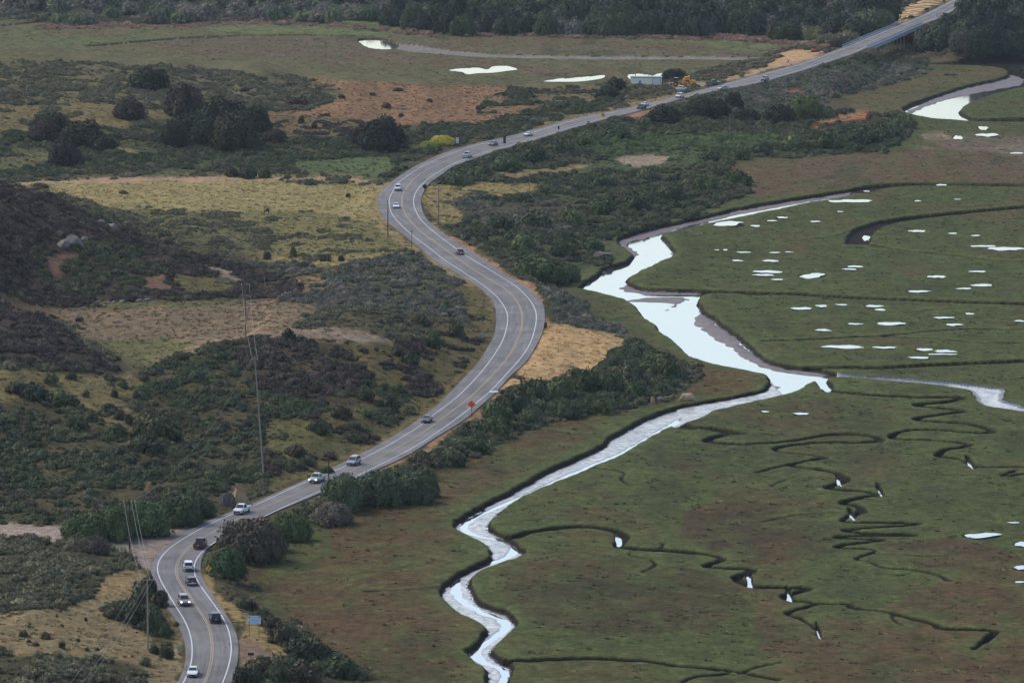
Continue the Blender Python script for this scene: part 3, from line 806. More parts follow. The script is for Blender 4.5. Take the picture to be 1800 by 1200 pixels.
zone([(300,64),(640,66),(640,80),(800,105),(1100,130),(1000,140),(820,120),(500,105),(330,95)], (92,82,66), 0)
zone([(700,72),(1100,70),(1330,96),(1000,92),(760,84)], (92,84,66), 0)
# --- foot of the far wood
zone([(-165,-70),(1965,-70),(1965,-10),(1800,20),(1620,40),(1560,62),(1400,50),(1000,52),(690,44),(680,30),(300,36),(-165,20)], (50, 54, 42), .5, 3, 1.3)
stroke([(60,48),(200,46),(330,43),(500,40),(680,52)], [5,8,7,5], (96,78,68), .5, 5, .7)
stroke([(690,58),(900,60),(1100,62),(1300,66),(1420,76),(1480,80)], [7,8,10,13,13,8], (98,78,66), .8, 5, .8)
stroke([(1640,106),(1720,100),(1830,100),(1960,104)], [5,7,8], (92,78,64), .7, 5, .8)

zone([(1530,62),(1550,46),(1575,28),(1605,4),(1630,-12),(1690,-14),(1668,0),(1640,12),(1600,32),(1570,48)], (180,150,108), 0)
zone([(1480,84),(1530,60),(1500,66),(1440,86)], (98,76,62), .1, 5, .5)

def blur(a, k):
    for ax in (0, 1):
        s = sum(np.roll(a, d, ax) for d in range(-k, k + 1)) / (2 * k + 1)
        a = s
    return a


CANB = blur(CAN, 3)


def sample(a, u, v, near=False):
    x = np.clip(u + CX, 0, CW - 1.01); y = np.clip(v + CY, 0, CH - 1.01)
    if near: return a[y.astype(int), x.astype(int)]
    i = x.astype(int); j = y.astype(int); fx = (x - i)[..., None]; fy = (y - j)[..., None]
    return (a[j, i] * (1 - fx) + a[j, i + 1] * fx) * (1 - fy) + (a[j + 1, i] * (1 - fx) + a[j + 1, i + 1] * fx) * fy


ks = np.clip((V + 700) / 183, 3, 11) / 8
pu = U + (fbm(X / 6, Y / 16, 61, 4) - 0.5) * 46 * ks + (fbm(X / 1.6, Y / 3, 63, 3) - .5) * 12 * ks
pv = V + (fbm(X / 7, Y / 12, 71, 4) - 0.5) * 14 * ks + (fbm(X / 1.6, Y / 3, 73, 3) - .5) * 6 * ks
COL = sample(CANB, pu, pv).astype(np.float32)
CAN = CANB = None
# patchy tints: long streaks that follow the plain, and mottle on the slopes
t1 = fbm(X / 16, Y / 40, 81, 5); t2 = fbm(X / 2.0, Y / 2.6, 91, 4); t3 = fbm(X / 5, Y / 7, 95, 3)
mm = (wm > 0.5)
ms = mm & (np.abs(H) < 0.25)
brown = np.array(S((86, 66, 47)), np.float32); green = np.array(S((70, 84, 44)), np.float32); dkgr = np.array(S((50, 56, 38)), np.float32)
w = (sstep(0.52, 0.68, t1) * 0.38 * ms)[..., None]; COL = COL * (1 - w) + brown * w
w = (sstep(0.52, 0.40, t1) * 0.0 + sstep(0.44, 0.30, t1) * 0.5 * ms)[..., None]; COL = COL * (1 - w) + dkgr * w
w = (sstep(0.48, 0.66, t3) * 0.45 * ms)[..., None]; COL = COL * (1 - w) + green * w
gw = (np.exp(-np.maximum(chan - 1, 0) / 4.0) * (0.20 + 0.95 * t3) * ms * (V > 330))[..., None]
gw = np.clip(gw, 0, 1); COL = COL * (1 - gw) + np.array(S((78, 88, 50)), np.float32) * gw
COL *= np.where(mm, 0.58 + 0.84 * t2, 0.76 + 0.48 * t2)[..., None]
lum = COL @ np.array([.25, .6, .15], np.float32)
warm = np.clip((COL[..., 0] - COL[..., 2]) * 4, 0, 1)[..., None] * .14
COL = COL * (0.92 - warm) + lum[..., None] * (0.08 + warm)
# bare dark mud below the marsh edge
mw = (np.maximum(sstep(-0.14, -0.34, H), sstep(.14, .34, dep)) * mm)[..., None]
mudc = np.array(S((31, 29, 29)), np.float32)
COL = COL * (1 - mw) + (mudc * (0.75 + 0.5 * t2[..., None])) * mw
mw2 = (sstep(0.4, 0.9, mud) * (dep > 1.42) * (H < -.8) * 0.9)[..., None]
COL = COL * (1 - mw2) + np.array(S((112, 102, 106)), np.float32) * (0.8 + 0.4 * t2[..., None]) * mw2
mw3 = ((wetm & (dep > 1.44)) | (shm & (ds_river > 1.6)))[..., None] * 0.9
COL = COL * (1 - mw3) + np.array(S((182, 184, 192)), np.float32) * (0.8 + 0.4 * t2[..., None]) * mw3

# grey sheen of the far channel's water painted onto its bed, browner mud in the narrow part of the right hand creek
mw4 = ((V < 106) & (dep > .55) & (dep < .7) & mm)[..., None] * .85
COL = COL * (1 - mw4) + np.array(S((128, 124, 124)), np.float32) * mw4
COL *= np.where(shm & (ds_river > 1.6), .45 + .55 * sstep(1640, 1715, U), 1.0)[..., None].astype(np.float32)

# ------------------------------------------------------------------ ground sheet
gm, nt, b = new_mat("ground_cover")
at = nt.nodes.new("ShaderNodeAttribute"); at.attribute_name = "tint"
aw = nt.nodes.new("ShaderNodeAttribute"); aw.attribute_name = "wet"
tc = nt.nodes.new("ShaderNodeTexCoord")
mp = nt.nodes.new("ShaderNodeMapping"); mp.inputs["Scale"].default_value = (1, 0.8, 1)
nt.links.new(tc.outputs["Object"], mp.inputs["Vector"])
n1 = noise_node(nt, 0.7, 8, 0.75, mp.outputs[0]); n2 = noise_node(nt, 0.16, 5, 0.62, mp.outputs[0]); n3 = noise_node(nt, 3.2, 3, 0.6, mp.outputs[0])
c = mixrgb(nt, at.outputs["Color"], ramp(nt, n1.outputs[0], 0.36, 0.64, (.58, .57, .55), (1.40, 1.38, 1.33)), 1.0, 'MULTIPLY')
c = mixrgb(nt, c, ramp(nt, n2.outputs[0], 0.32, 0.68, (.80, .84, .84), (1.18, 1.12, 1.08)), 1.0, 'MULTIPLY')
c = mixrgb(nt, c, ramp(nt, n3.outputs[0], 0.35, 0.62, (.78, .78, .76), (1.14, 1.14, 1.12)), 0.8, 'MULTIPLY')
nt.links.new(c, b.inputs["Base Color"])
mr = nt.nodes.new("ShaderNodeMapRange"); mr.inputs[3].default_value = 0.95; mr.inputs[4].default_value = 0.24
nt.links.new(aw.outputs["Fac"], mr.inputs[0]); nt.links.new(mr.outputs[0], b.inputs["Roughness"])
ms_ = nt.nodes.new("ShaderNodeMapRange"); ms_.inputs[3].default_value = 0.06; ms_.inputs[4].default_value = 0.6
nt.links.new(aw.outputs["Fac"], ms_.inputs[0]); nt.links.new(ms_.outputs[0], b.inputs["Specular IOR Level"])
bp = nt.nodes.new("ShaderNodeBump"); bp.inputs["Strength"].default_value = 0.55; bp.inputs["Distance"].default_value = 0.35
nt.links.new(n1.outputs[0], bp.inputs["Height"])
iw = nt.nodes.new("ShaderNodeMapRange"); iw.inputs[3].default_value = 0.55; iw.inputs[4].default_value = 0.03
nt.links.new(aw.outputs["Fac"], iw.inputs[0]); nt.links.new(iw.outputs[0], bp.inputs["Strength"])
nt.links.new(bp.outputs[0], b.inputs["Normal"])

me = bpy.data.meshes.new("ground")
nv = NR * NC; nf = (NR - 1) * (NC - 1)
co = np.stack([X, Y, H], 2).astype(np.float32).reshape(-1)
idx = np.arange(nv, dtype=np.int32).reshape(NR, NC)
quad = np.stack([idx[:-1, :-1], idx[:-1, 1:], idx[1:, 1:], idx[1:, :-1]], 2).reshape(-1)
me.vertices.add(nv); me.vertices.foreach_set("co", co)
me.loops.add(nf * 4); me.loops.foreach_set("vertex_index", quad)
me.polygons.add(nf); me.polygons.foreach_set("loop_start", np.arange(0, nf * 4, 4, dtype=np.int32))
me.polygons.foreach_set("use_smooth", np.ones(nf, bool))
me.update()
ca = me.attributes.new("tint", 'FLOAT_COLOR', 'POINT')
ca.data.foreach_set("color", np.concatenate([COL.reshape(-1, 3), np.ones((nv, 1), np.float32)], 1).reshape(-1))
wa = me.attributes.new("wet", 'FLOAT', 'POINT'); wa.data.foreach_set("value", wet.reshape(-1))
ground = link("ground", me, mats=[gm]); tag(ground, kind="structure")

# land beyond the sheet, out to the horizon
hm, nt, b = new_mat("distant_land"); b.inputs["Base Color"].default_value = (*S((62, 66, 50)), 1); b.inputs["Roughness"].default_value = 1
tc = nt.nodes.new("ShaderNodeTexCoord"); n1 = noise_node(nt, 0.02, 5, 0.6, tc.outputs["Object"])
nt.links.new(mixrgb(nt, S((52, 58, 44)), S((80, 78, 58)), n1.outputs[0]), b.inputs["Base Color"])
x0, y0, x1, y1 = -16000, -1600, 16000, 24000
far = link("distant_terrain", pymesh("distant_terrain", [(x0, y0, -6), (x1, y0, -6), (x1, y1, -6), (x0, y1, -6)], [(0, 1, 2, 3)]), mats=[hm]); tag(far, kind="structure")

# ------------------------------------------------------------------ water
wmt, nt, b = new_mat("tidal_water")
b.inputs["Base Color"].default_value = (0.80, 0.795, 0.83, 1); b.inputs["Roughness"].default_value = 0.05; b.inputs["IOR"].default_value = 1.33
b.inputs["Metallic"].default_value = 0.95
tc = nt.nodes.new("ShaderNodeTexCoord"); n1 = noise_node(nt, 1.6, 3, 0.5, tc.outputs["Object"])
bp = nt.nodes.new("ShaderNodeBump"); bp.inputs["Strength"].default_value = 0.02; bp.inputs["Distance"].default_value = 0.05
nt.links.new(n1.outputs[0], bp.inputs["Height"]); nt.links.new(bp.outputs[0], b.inputs["Normal"])


def flat_water(name, pts, z):
    w = link(name, pymesh(name, [(p[0], p[1], z) for p in pts], [tuple(range(len(pts)))]), mats=[wmt])
    return tag(w, kind="structure")


q = [unproj(u, v, -1.15) for u, v in ((700, 1345), (1960, 1345), (1960, 90), (1350, 90), (1000, 300), (900, 600), (760, 900))]
flat_water("river_water", [(p[0], p[1]) for p in q], -1.15)
q = [unproj(u, v, -.7) for u, v in ((-160, 112), (1400, 112), (1400, 40), (-160, 25))]
flat_water("creek_water", [(p[0], p[1]) for p in q], -.7)
def ragged(x, y, rx, ry, k, tilt=0.0, n=44):
    """outline of a shallow pool: pointed ends, ragged edges, often lopsided"""
    r2 = random.Random(k); ph = [r2.uniform(0, 6.28) for _ in range(6)]; top, bot = r2.uniform(.55, 1.15), r2.uniform(.7, 1.2); pw = r2.uniform(.7, 1.25)
    pts = []
    for i in range(n):
        t = 2 * math.pi * i / n; c, s_ = math.cos(t), math.sin(t)
        r = 1 + 0.10 * math.sin(2 * t + ph[0]) + 0.10 * math.sin(3 * t + ph[1]) + 0.07 * math.sin(7 * t + ph[2]) + r2.uniform(-.06, .06)
        pts.append((x + rx * r * c, y + ry * (r * math.copysign(abs(s_) ** pw, s_) * (top if s_ > 0 else bot) + .10 * math.sin(6 * c + ph[3]) + tilt * c * 2)))
    return pts


for k, (u, v, w_, h_) in enumerate(POOLS):
    x, y, _ = unproj(u, v, -0.06); rx = w_ / ppm(v) / 2; ry = abs(unproj(u, v - h_ / 2, 0)[1] - y) + 0.4
    flat_water("pool_water", ragged(x, y, rx, ry, k, (w_ > 44 and h_ >= 8) * 0.35), -0.06)
for pts in FAR_POOLS:
    flat_water("pool_water", W2(pts, -0.08, 4, True), -0.08)
for k, (u, v, w_, h_) in enumerate(GLINTS):
    x, y, _ = unproj(u, v, -1.0); rx = w_ / ppm(v) / 2 + .4; ry = abs(unproj(u, v - h_ / 2, 0)[1] - y) + 4.5
    flat_water("creek_water", ragged(x, y - 3, rx * 1.1, ry * 1.05, 300 + k), -1.0)

# ------------------------------------------------------------------ road
rm, nt, b = new_mat("asphalt")
tc = nt.nodes.new("ShaderNodeTexCoord")
uvn = nt.nodes.new("ShaderNodeUVMap")
sep = nt.nodes.new("ShaderNodeSeparateXYZ"); nt.links.new(uvn.outputs[0], sep.inputs[0])
n1 = noise_node(nt, 0.12, 5, 0.65, tc.outputs["Object"]); n2 = noise_node(nt, 2.2, 5, 0.7, tc.outputs["Object"])
mpr = nt.nodes.new("ShaderNodeMapping"); mpr.inputs["Scale"].default_value = (14, 0.05, 1); nt.links.new(uvn.outputs[0], mpr.inputs[0])
n3 = noise_node(nt, 1.0, 4, 0.6, mpr.outputs[0])
c = mixrgb(nt, S((99, 99, 102)), S((121, 121, 124)), ramp(nt, n1.outputs[0], .35, .65))
c = mixrgb(nt, c, ramp(nt, n3.outputs[0], 0.35, 0.66, (.80, .80, .81), (1.16, 1.15, 1.14)), 1.0, 'MULTIPLY')
c = mixrgb(nt, c, ramp(nt, n2.outputs[0], 0.3, 0.7, (.86, .86, .86), (1.1, 1.1, 1.1)), 1.0, 'MULTIPLY')
nt.links.new(c, b.inputs["Base Color"]); b.inputs["Roughness"].default_value = 0.9; b.inputs["Specular IOR Level"].default_value = 0.2


def match(line, center):
    """index along a dense line for every centre point, never going back"""
    d = ((center[:, None, :2] - line[None, :, :2]) ** 2).sum(2)
    k = np.maximum.accumulate(d.argmin(1))
    return line[k]


def ribbon(name, left, right, mat, dz=0.0, thick=0.0):
    n = len(left); cols = 6
    vs = []; fs = []; uv = []
    L = np.concatenate([[0], np.cumsum(np.linalg.norm(np.diff((left + right) / 2, axis=0), axis=1))])
    for i in range(n):
        for k in range(cols):
            t = k / (cols - 1); p = left[i] * (1 - t) + right[i] * t
            vs.append((p[0], p[1], p[2] + dz)); uv.append((t, L[i]))
    for i in range(n - 1):
        for k in range(cols - 1):
            a = i * cols + k; fs.append((a, a + 1, a + cols + 1, a + cols))
    if thick > 0:                                   # pavement edges go down into the verge
        b0 = len(vs)
        for i in range(n):
            for k in (0, cols - 1):
                p = vs[i * cols + k]; vs.append((p[0], p[1], p[2] - thick)); uv.append(uv[i * cols + k])
        for i in range(n - 1):
            a = b0 + 2 * i
            fs.append((i * cols, (i + 1) * cols, a + 2, a)); fs.append((i * cols + cols - 1, a + 1, a + 3, (i + 1) * cols + cols - 1))
    me = pymesh(name, vs, fs)
    ul = me.uv_layers.new(name="UVMap")
    li = np.empty(len(me.loops), np.int32); me.loops.foreach_get("vertex_index", li)
    ul.data.foreach_set("uv", np.asarray(uv, np.float32)[li].reshape(-1))
    return tag(link(name, me, mats=[mat]), kind="structure")


def smooth_dense(tr, step=2.0):
    """spline through traced pixels, on the road surface, every `step` metres, lightly smoothed"""
    p = W3line(catmull(tr, 10))
    s = np.concatenate([[0], np.cumsum(np.linalg.norm(np.diff(p, axis=0), axis=1))])
    t = np.arange(0, s[-1], step)
    q = np.stack([np.interp(t, s, p[:, i]) for i in range(3)], 1)
    k = 9; pad = np.vstack([np.repeat(q[:1], k, 0), q, np.repeat(q[-1:], k, 0)])
    ker = np.hanning(2 * k + 1)[1:-1]; ker /= ker.sum()
    return np.stack([np.convolve(pad[:, i], ker, 'same')[k:-k] for i in range(3)], 1)


C3 = smooth_dense(LINE_C); E1 = smooth_dense(ROAD_L, 0.5); E2 = smooth_dense(ROAD_R, 0.5)
left = match(E1, C3); right = match(E2, C3)


def soft(a, k=5):
    pad = np.vstack([np.repeat(a[:1], k, 0), a, np.repeat(a[-1:], k, 0)]); ker = np.ones(2 * k + 1) / (2 * k + 1)
    return np.stack([np.convolve(pad[:, i], ker, 'valid') for i in range(3)], 1)


left, right = soft(left), soft(right)
ribbon("road", left, right, rm, 0.0, 0.5)
white = simple_mat("white_line_paint", S((196, 200, 208)), 0.7, var=0.18, scale=1.2)
yellow = simple_mat("yellow_line_paint", S((164, 148, 120)), 0.7, var=0.2, scale=1.2)


def strip(name, tr, w, mat, off=0.0):
    p = smooth_dense(tr, 1.5)
    d = np.gradient(p, axis=0); n_ = np.stack([-d[:, 1], d[:, 0], 0 * d[:, 0]], 1); n_ /= np.linalg.norm(n_, axis=1, keepdims=True)
    p = p + n_ * off
    ribbon(name, p + n_ * w / 2, p - n_ * w / 2, mat, 0.03)


strip("edge_line_marking", LINE_L, 0.19, white)
strip("edge_line_marking", LINE_R, 0.19, white)
strip("centre_line_marking", LINE_C, 0.13, yellow, 0.16)
strip("centre_line_marking", LINE_C, 0.13, yellow, -0.16)
# short bars across the shoulder and resurfaced patches
bar = simple_mat("dark_patch_asphalt", S((84, 84, 92)), 0.9, var=0.2)
for (u, v, wd, dp, m_) in ((410, 1131, 1.7, 2.6, bar), (868, 688, 1.9, 2.2, white), (929, 598, 1.7, 1.4, bar), (907, 498, 1.8, 3.0, bar)):
    z = float(road_z(v)) + 0.02; x, y, _ = unproj(u, v, z)
    o = link("road_patch", pymesh("road_patch", [(x - wd / 2, y - dp / 2, z), (x + wd / 2, y - dp / 2, z), (x + wd / 2 + .1, y + dp / 2, z), (x - wd / 2, y + dp / 2, z)], [(0, 1, 2, 3)]), mats=[m_])
    tag(o, kind="structure")

# ------------------------------------------------------------------ plants: leaf clouds
def foliage_mat(name, instanced=False):
    m, nt, b = new_mat(name)
    tv = nt.nodes.new("ShaderNodeAttribute"); tv.attribute_name = "leaf_tone"
    if instanced:
        a = nt.nodes.new("ShaderNodeAttribute"); a.attribute_type = 'INSTANCER'; a.attribute_name = "plant_tint"; base = a.outputs["Color"]
    else:
        oi = nt.nodes.new("ShaderNodeObjectInfo"); base = oi.outputs["Color"]
    c = mixrgb(nt, base, tv.outputs["Color"], 1.0, 'MULTIPLY')
    nt.links.new(c, b.inputs["Base Color"]); b.inputs["Roughness"].default_value = 0.75; b.inputs["Specular IOR Level"].default_value = 0.15
    return m


leafm = foliage_mat("leaves"); scrubm = foliage_mat("scrub_leaves", True)
barkm = simple_mat("bark", S((92, 84, 76)), 0.9, var=0.3, scale=2)


def lobe_cloud(seed, lobes, per, leaf, flat=0.8, core=0.66, tone=0.28, spiky=0.0, dome=True):
    """unit-radius plant: leaf-sized faces on many small lobes that fill a dome; returns verts, faces, tones"""
    g = np.random.default_rng(seed)
    V_, F_, T_ = [], [], []
    nb = 0
    k = 0
    cs = []
    shell = int(lobes * .78)
    for i in range(lobes):
        if i < shell:                      # evenly spread over the dome
            z = (i + .5) / shell if dome else 1 - 2 * (i + .5) / shell
            z = z ** 1.15; a = i * 2.39996 + g.uniform(-.35, .35); q = math.sqrt(max(0, 1 - z * z))
            d = np.array([q * math.cos(a), q * math.sin(a), z * .92]); r = g.uniform(.58, .76)
        else:
            d = g.normal(size=3); d /= np.linalg.norm(d); d[2] = abs(d[2]); r = g.uniform(.15, .5)
        cs.append((d * r, g.uniform(0.24, 0.40) * (1.35 if lobes < 12 else 1.0), 1 + (g.random() - 0.5) * 2 * tone))
    for c, r, tn in cs:
        c = c * np.array([1, 1, flat]) + np.array([0, 0, 0.12])
        # inner twigs and shaded leaves
        if core > 0:
            lat = [-0.9, -0.3, 0.35, 0.9]
            pts = []
            for la in lat:
                for j in range(6):
                    t = j / 6 * 6.283 + la
                    pts.append(c + r * core * np.array([math.cos(t) * math.cos(la), math.sin(t) * math.cos(la), math.sin(la)]) * (1 + (g.random(3) - .5) * .25))
            V_.append(np.array(pts)); T_.append(np.full(len(pts), tn))
            F_ += [(nb + a * 6 + j, nb + a * 6 + (j + 1) % 6, nb + (a + 1) * 6 + (j + 1) % 6, nb + (a + 1) * 6 + j) for a in range(3) for j in range(6)]
            F_ += [tuple(nb + 18 + j for j in range(6)), tuple(nb + j for j in range(5, -1, -1))]
            nb += len(pts)
        d = g.normal(size=(per, 3)); d[:, 2] += 0.35; d /= np.linalg.norm(d, axis=1, keepdims=True)
        p = c + d * (r * (0.82 + 0.32 * g.random((per, 1)) + spiky * g.random((per, 1)) ** 3)) * np.array([1, 1, 0.95])
        nrm = d + g.normal(size=(per, 3)) * 0.55; nrm /= np.linalg.norm(nrm, axis=1, keepdims=True)
        a = np.cross(nrm, g.normal(size=(per, 3))); a /= np.linalg.norm(a, axis=1, keepdims=True)
        bb = np.cross(nrm, a)
        s = leaf * (0.6 + 0.8 * g.random((per, 1)))
        w = s * (0.55 + 0.4 * g.random((per, 1)))
        q = np.stack([p - a * s - bb * w * .4, p + a * s * .2 - bb * w, p + a * s + bb * w * .3, p - a * s * .3 + bb * w], 1).reshape(-1, 3)
        V_.append(q)
        tt = tn * (0.78 + 0.44 * g.random(per)); T_.append(np.repeat(tt, 4))
        F_ += [(nb + 4 * i, nb + 4 * i + 1, nb + 4 * i + 2, nb + 4 * i + 3) for i in range(per)]
        nb += 4 * per
    V_ = np.vstack(V_); T_ = np.concatenate(T_)
    V_[:, 2] = np.maximum(V_[:, 2], -0.12)
    sc = 1.0 / np.percentile(np.hypot(V_[:, 0], V_[:, 1]), 98)
    V_[:, :2] *= sc
    V_[:, 2] /= np.percentile(V_[:, 2], 99)
    return V_, F_, T_


def np_mesh(name, V_, F_, T_=None):
    me = bpy.data.meshes.new(name)
    lens = np.array([len(f) for f in F_], np.int32)
    me.vertices.add(len(V_)); me.vertices.foreach_set("co", np.asarray(V_, np.float32).reshape(-1))
    flat = np.fromiter((i for f in F_ for i in f), np.int32)
    me.loops.add(len(flat)); me.loops.foreach_set("vertex_index", flat)
    me.polygons.add(len(F_)); me.polygons.foreach_set("loop_start", np.concatenate([[0], np.cumsum(lens)[:-1]]).astype(np.int32))
    me.update()
    if T_ is not None:
        a = me.attributes.new("leaf_tone", 'FLOAT_COLOR', 'POINT')
        c4 = np.ones((len(V_), 4), np.float32); c4[:, :3] = np.asarray(T_, np.float32)[:, None]
        a.data.foreach_set("color", c4.reshape(-1))
    return me


SHRUB = [np_mesh("shrub", *lobe_cloud(20 + i, 11, 110, 0.072, 0.75)) for i in range(4)]
WILLOW = [np_mesh("willow_bush", *lobe_cloud(40 + i, 34, 250, 0.040, 0.85, tone=0.16, spiky=0.10)) for i in range(3)]
OAK = [np_mesh("crown", *lobe_cloud(60 + i, 36, 200, 0.046, 0.85, tone=0.22)) for i in range(4)]
GREYTREE = [np_mesh("crown", *lobe_cloud(80 + i, 24, 80, 0.036, 0.95, core=0.55, tone=0.22, spiky=0.5)) for i in range(3)]
for me in SHRUB + WILLOW + OAK + GREYTREE: me.materials.append(leafm)


def trunk_mesh(seed, limbs=4):
    r = random.Random(seed); m = MB()
    m.tube([(0, 0, -.1), (.02, .01, .18), (.0, .03, .42)], .075, .045, 7)
    for i in range(limbs):
        a = i / limbs * 6.28 + r.uniform(-.4, .4); l = r.uniform(.35, .55)
        m.tube([(0, .02, .3), (l * .5 * math.cos(a), l * .5 * math.sin(a), .52), (l * math.cos(a), l * math.sin(a), .78)], .036, .014, 5)
    me = pymesh("trunk", m.v, m.f); me.materials.append(barkm)
    return me


TRUNK = [trunk_mesh(i) for i in range(3)]
PALC = {0: [(70, 68, 50), (62, 62, 46), (80, 76, 58), (58, 60, 48)], 1: [(48, 42, 38), (56, 49, 46), (43, 40, 37), (64, 55, 50), (41, 44, 36)],
        2: [(46, 54, 36), (54, 60, 40), (40, 48, 36), (62, 64, 44), (58, 54, 44)], 3: [(70, 70, 60), (60, 64, 54), (76, 70, 64), (56, 60, 48), (82, 80, 68)],
        4: [(62, 76, 42), (54, 70, 42), (70, 80, 48), (50, 62, 40)], 5: [(100, 80, 70), (88, 72, 64), (108, 88, 72)]}
GAIN = 2.3
SGAIN = 2.9


def tint(c, j=0.12, g=None):
    g = g or rnd
    k = 1 + g.uniform(-j, j)
    return tuple(min(1, x * GAIN * k) for x in S(c))


# ---- the uncountable scrub: one object, instanced on points by geometry nodes from its own prototypes
def scrub_nodes(n_proto):
    ng = bpy.data.node_groups.new("scrub_scatter", 'GeometryNodeTree')
    ng.interface.new_socket("Geometry", in_out='INPUT', socket_type='NodeSocketGeometry')
    ng.interface.new_socket("Geometry", in_out='OUTPUT', socket_type='NodeSocketGeometry')
    N, L = ng.nodes, ng.links
    gi, go = N.new("NodeGroupInput"), N.new("NodeGroupOutput")

    def attr(name, t):
        a = N.new("GeometryNodeInputNamedAttribute"); a.data_type = t; a.inputs["Name"].default_value = name
        return a.outputs["Attribute"]

    def sep_eq(k):
        c = N.new("FunctionNodeCompare"); c.data_type = 'INT'; c.operation = 'EQUAL'
        L.new(attr("proto", 'INT'), c.inputs[2]); c.inputs[3].default_value = k
        s = N.new("GeometryNodeSeparateGeometry"); s.domain = 'POINT'
        L.new(gi.outputs[0], s.inputs[0]); L.new(c.outputs[0], s.inputs[1])
        return s.outputs[0]
    pts = sep_eq(-1)
    jg = N.new("GeometryNodeJoinGeometry")
    for k in reversed(range(n_proto)):
        g2 = N.new("GeometryNodeGeometryToInstance"); L.new(sep_eq(k), g2.inputs[0]); L.new(g2.outputs[0], jg.inputs[0])
    ip = N.new("GeometryNodeInstanceOnPoints")
    L.new(pts, ip.inputs["Points"]); L.new(jg.outputs[0], ip.inputs["Instance"])
    ip.inputs["Pick Instance"].default_value = True
    L.new(attr("which", 'INT'), ip.inputs["Instance Index"])
    L.new(attr("turn", 'FLOAT_VECTOR'), ip.inputs["Rotation"])
    L.new(attr("size", 'FLOAT_VECTOR'), ip.inputs["Scale"])
    L.new(ip.outputs[0], go.inputs[0])
    return ng


def scatter_object(name, P_, size, turn, which, colr, protos, mat):
    Vs, Fs, Ts, Pr = [], [], [], []
    nb = 0
    for k, (v, f, t) in enumerate(protos):
        Vs.append(v); Ts.append(t); Pr.append(np.full(len(v), k)); Fs += [tuple(nb + i for i in q) for q in f]; nb += len(v)
    n = len(P_)
    Vs.append(P_); Ts.append(np.ones(n)); Pr.append(np.full(n, -1))
    me = np_mesh(name, np.vstack(Vs), Fs, np.concatenate(Ts))
    z3 = np.zeros((nb, 3), np.float32)
    me.attributes.new("proto", 'INT', 'POINT').data.foreach_set("value", np.concatenate(Pr).astype(np.int32))
    me.attributes.new("which", 'INT', 'POINT').data.foreach_set("value", np.concatenate([np.zeros(nb), which]).astype(np.int32))
    me.attributes.new("size", 'FLOAT_VECTOR', 'POINT').data.foreach_set("vector", np.vstack([z3, size]).astype(np.float32).reshape(-1))
    me.attributes.new("turn", 'FLOAT_VECTOR', 'POINT').data.foreach_set("vector", np.vstack([z3, turn]).astype(np.float32).reshape(-1))
    c4 = np.ones((nb + n, 4), np.float32); c4[nb:, :3] = colr
    me.attributes.new("plant_tint", 'FLOAT_COLOR', 'POINT').data.foreach_set("color", c4.reshape(-1))
    me.materials.append(mat)
    o = link(name, me)
    md = o.modifiers.new("scatter", 'NODES'); md.node_group = scrub_nodes(len(protos))
    return tag(o, kind="stuff")


g = np.random.default_rng(5)
cell = np.zeros((NR, NC)); cell[:-1, :-1] = np.abs(np.diff(X, axis=1))[:-1] * np.abs(np.diff(Y, axis=0))[:, :-1]
den = sample(blur(DEN[..., None], 1)[..., 0], pu, pv, True).astype(float)
clump = fbm(X / 5.5, Y / 9, 121, 4)
thr = np.interp(den, [0, .05, .3, .6, .8, 1.0], [1.0, .66, .55, .46, .39, .0])
cover = sstep(-0.015, 0.035, clump - thr) * (den > 0)
cover = np.where((rd < 2.4) | (mm & (dep > .1)), 0, cover)
siz = sample(SIZ, pu, pv, True); pal = sample(PAL, pu, pv, True)
lam = cell * cover * 1.05 / np.maximum(siz, .5) ** 2
lam = np.where((U > -90) & (U < 1890) & (V < 1300), lam, 0)
cnt = g.poisson(lam)
r_, c_ = np.nonzero(cnt)
rep = cnt[r_, c_]; r_ = np.repeat(r_, rep); c_ = np.repeat(c_, rep)
n = len(r_)
px = X[r_, c_] + (g.random(n) - .5) * 0.7; py = Y[r_, c_] + (g.random(n) - .5) * 1.2
pz = H[r_, c_] - 0.05
ss = 0.60 * siz[r_, c_] * np.exp(g.normal(size=n) * 0.30) * (0.75 + 0.6 * sstep(-.02, .12, (clump - thr)[r_, c_])) * np.where(den[r_, c_] < .1, .7, 1)
size = np.stack([ss * .98, ss * .98 * (0.9 + .3 * g.random(n)), ss * (0.66 + 0.38 * g.random(n))], 1)
turn = np.stack([(g.random(n) - .5) * .25, (g.random(n) - .5) * .25, g.random(n) * 6.28], 1)
tabs = np.array([[S(PALC[p][k % len(PALC[p])]) for k in range(6)] for p in range(6)], np.float32)
# neighbouring plants are mostly of one kind: pick the colour from a slow noise plus jitter
kind = np.clip((fbm(px / 9, py / 16, 131, 3) - .5) * 9 + 2.5 + g.normal(size=n) * 1.0, 0, 5).astype(int)
tl = tabs @ np.array([.3, .55, .15], np.float32); tabs = tabs * .88 + tl[..., None] * .12
colr = np.clip(tabs[pal[r_, c_], kind] * SGAIN * (0.72 + 0.56 * g.random((n, 1))), 0, 1)
print("scrub plants", n)
protos = [lobe_cloud(200 + i, 7, 62, 0.11, 0.8, tone=0.25, spiky=0.15) for i in range(5)]
scatter_object("coastal_scrub", np.stack([px, py, pz], 1), size, turn, g.integers(0, 5, n), colr, protos, scrubm)

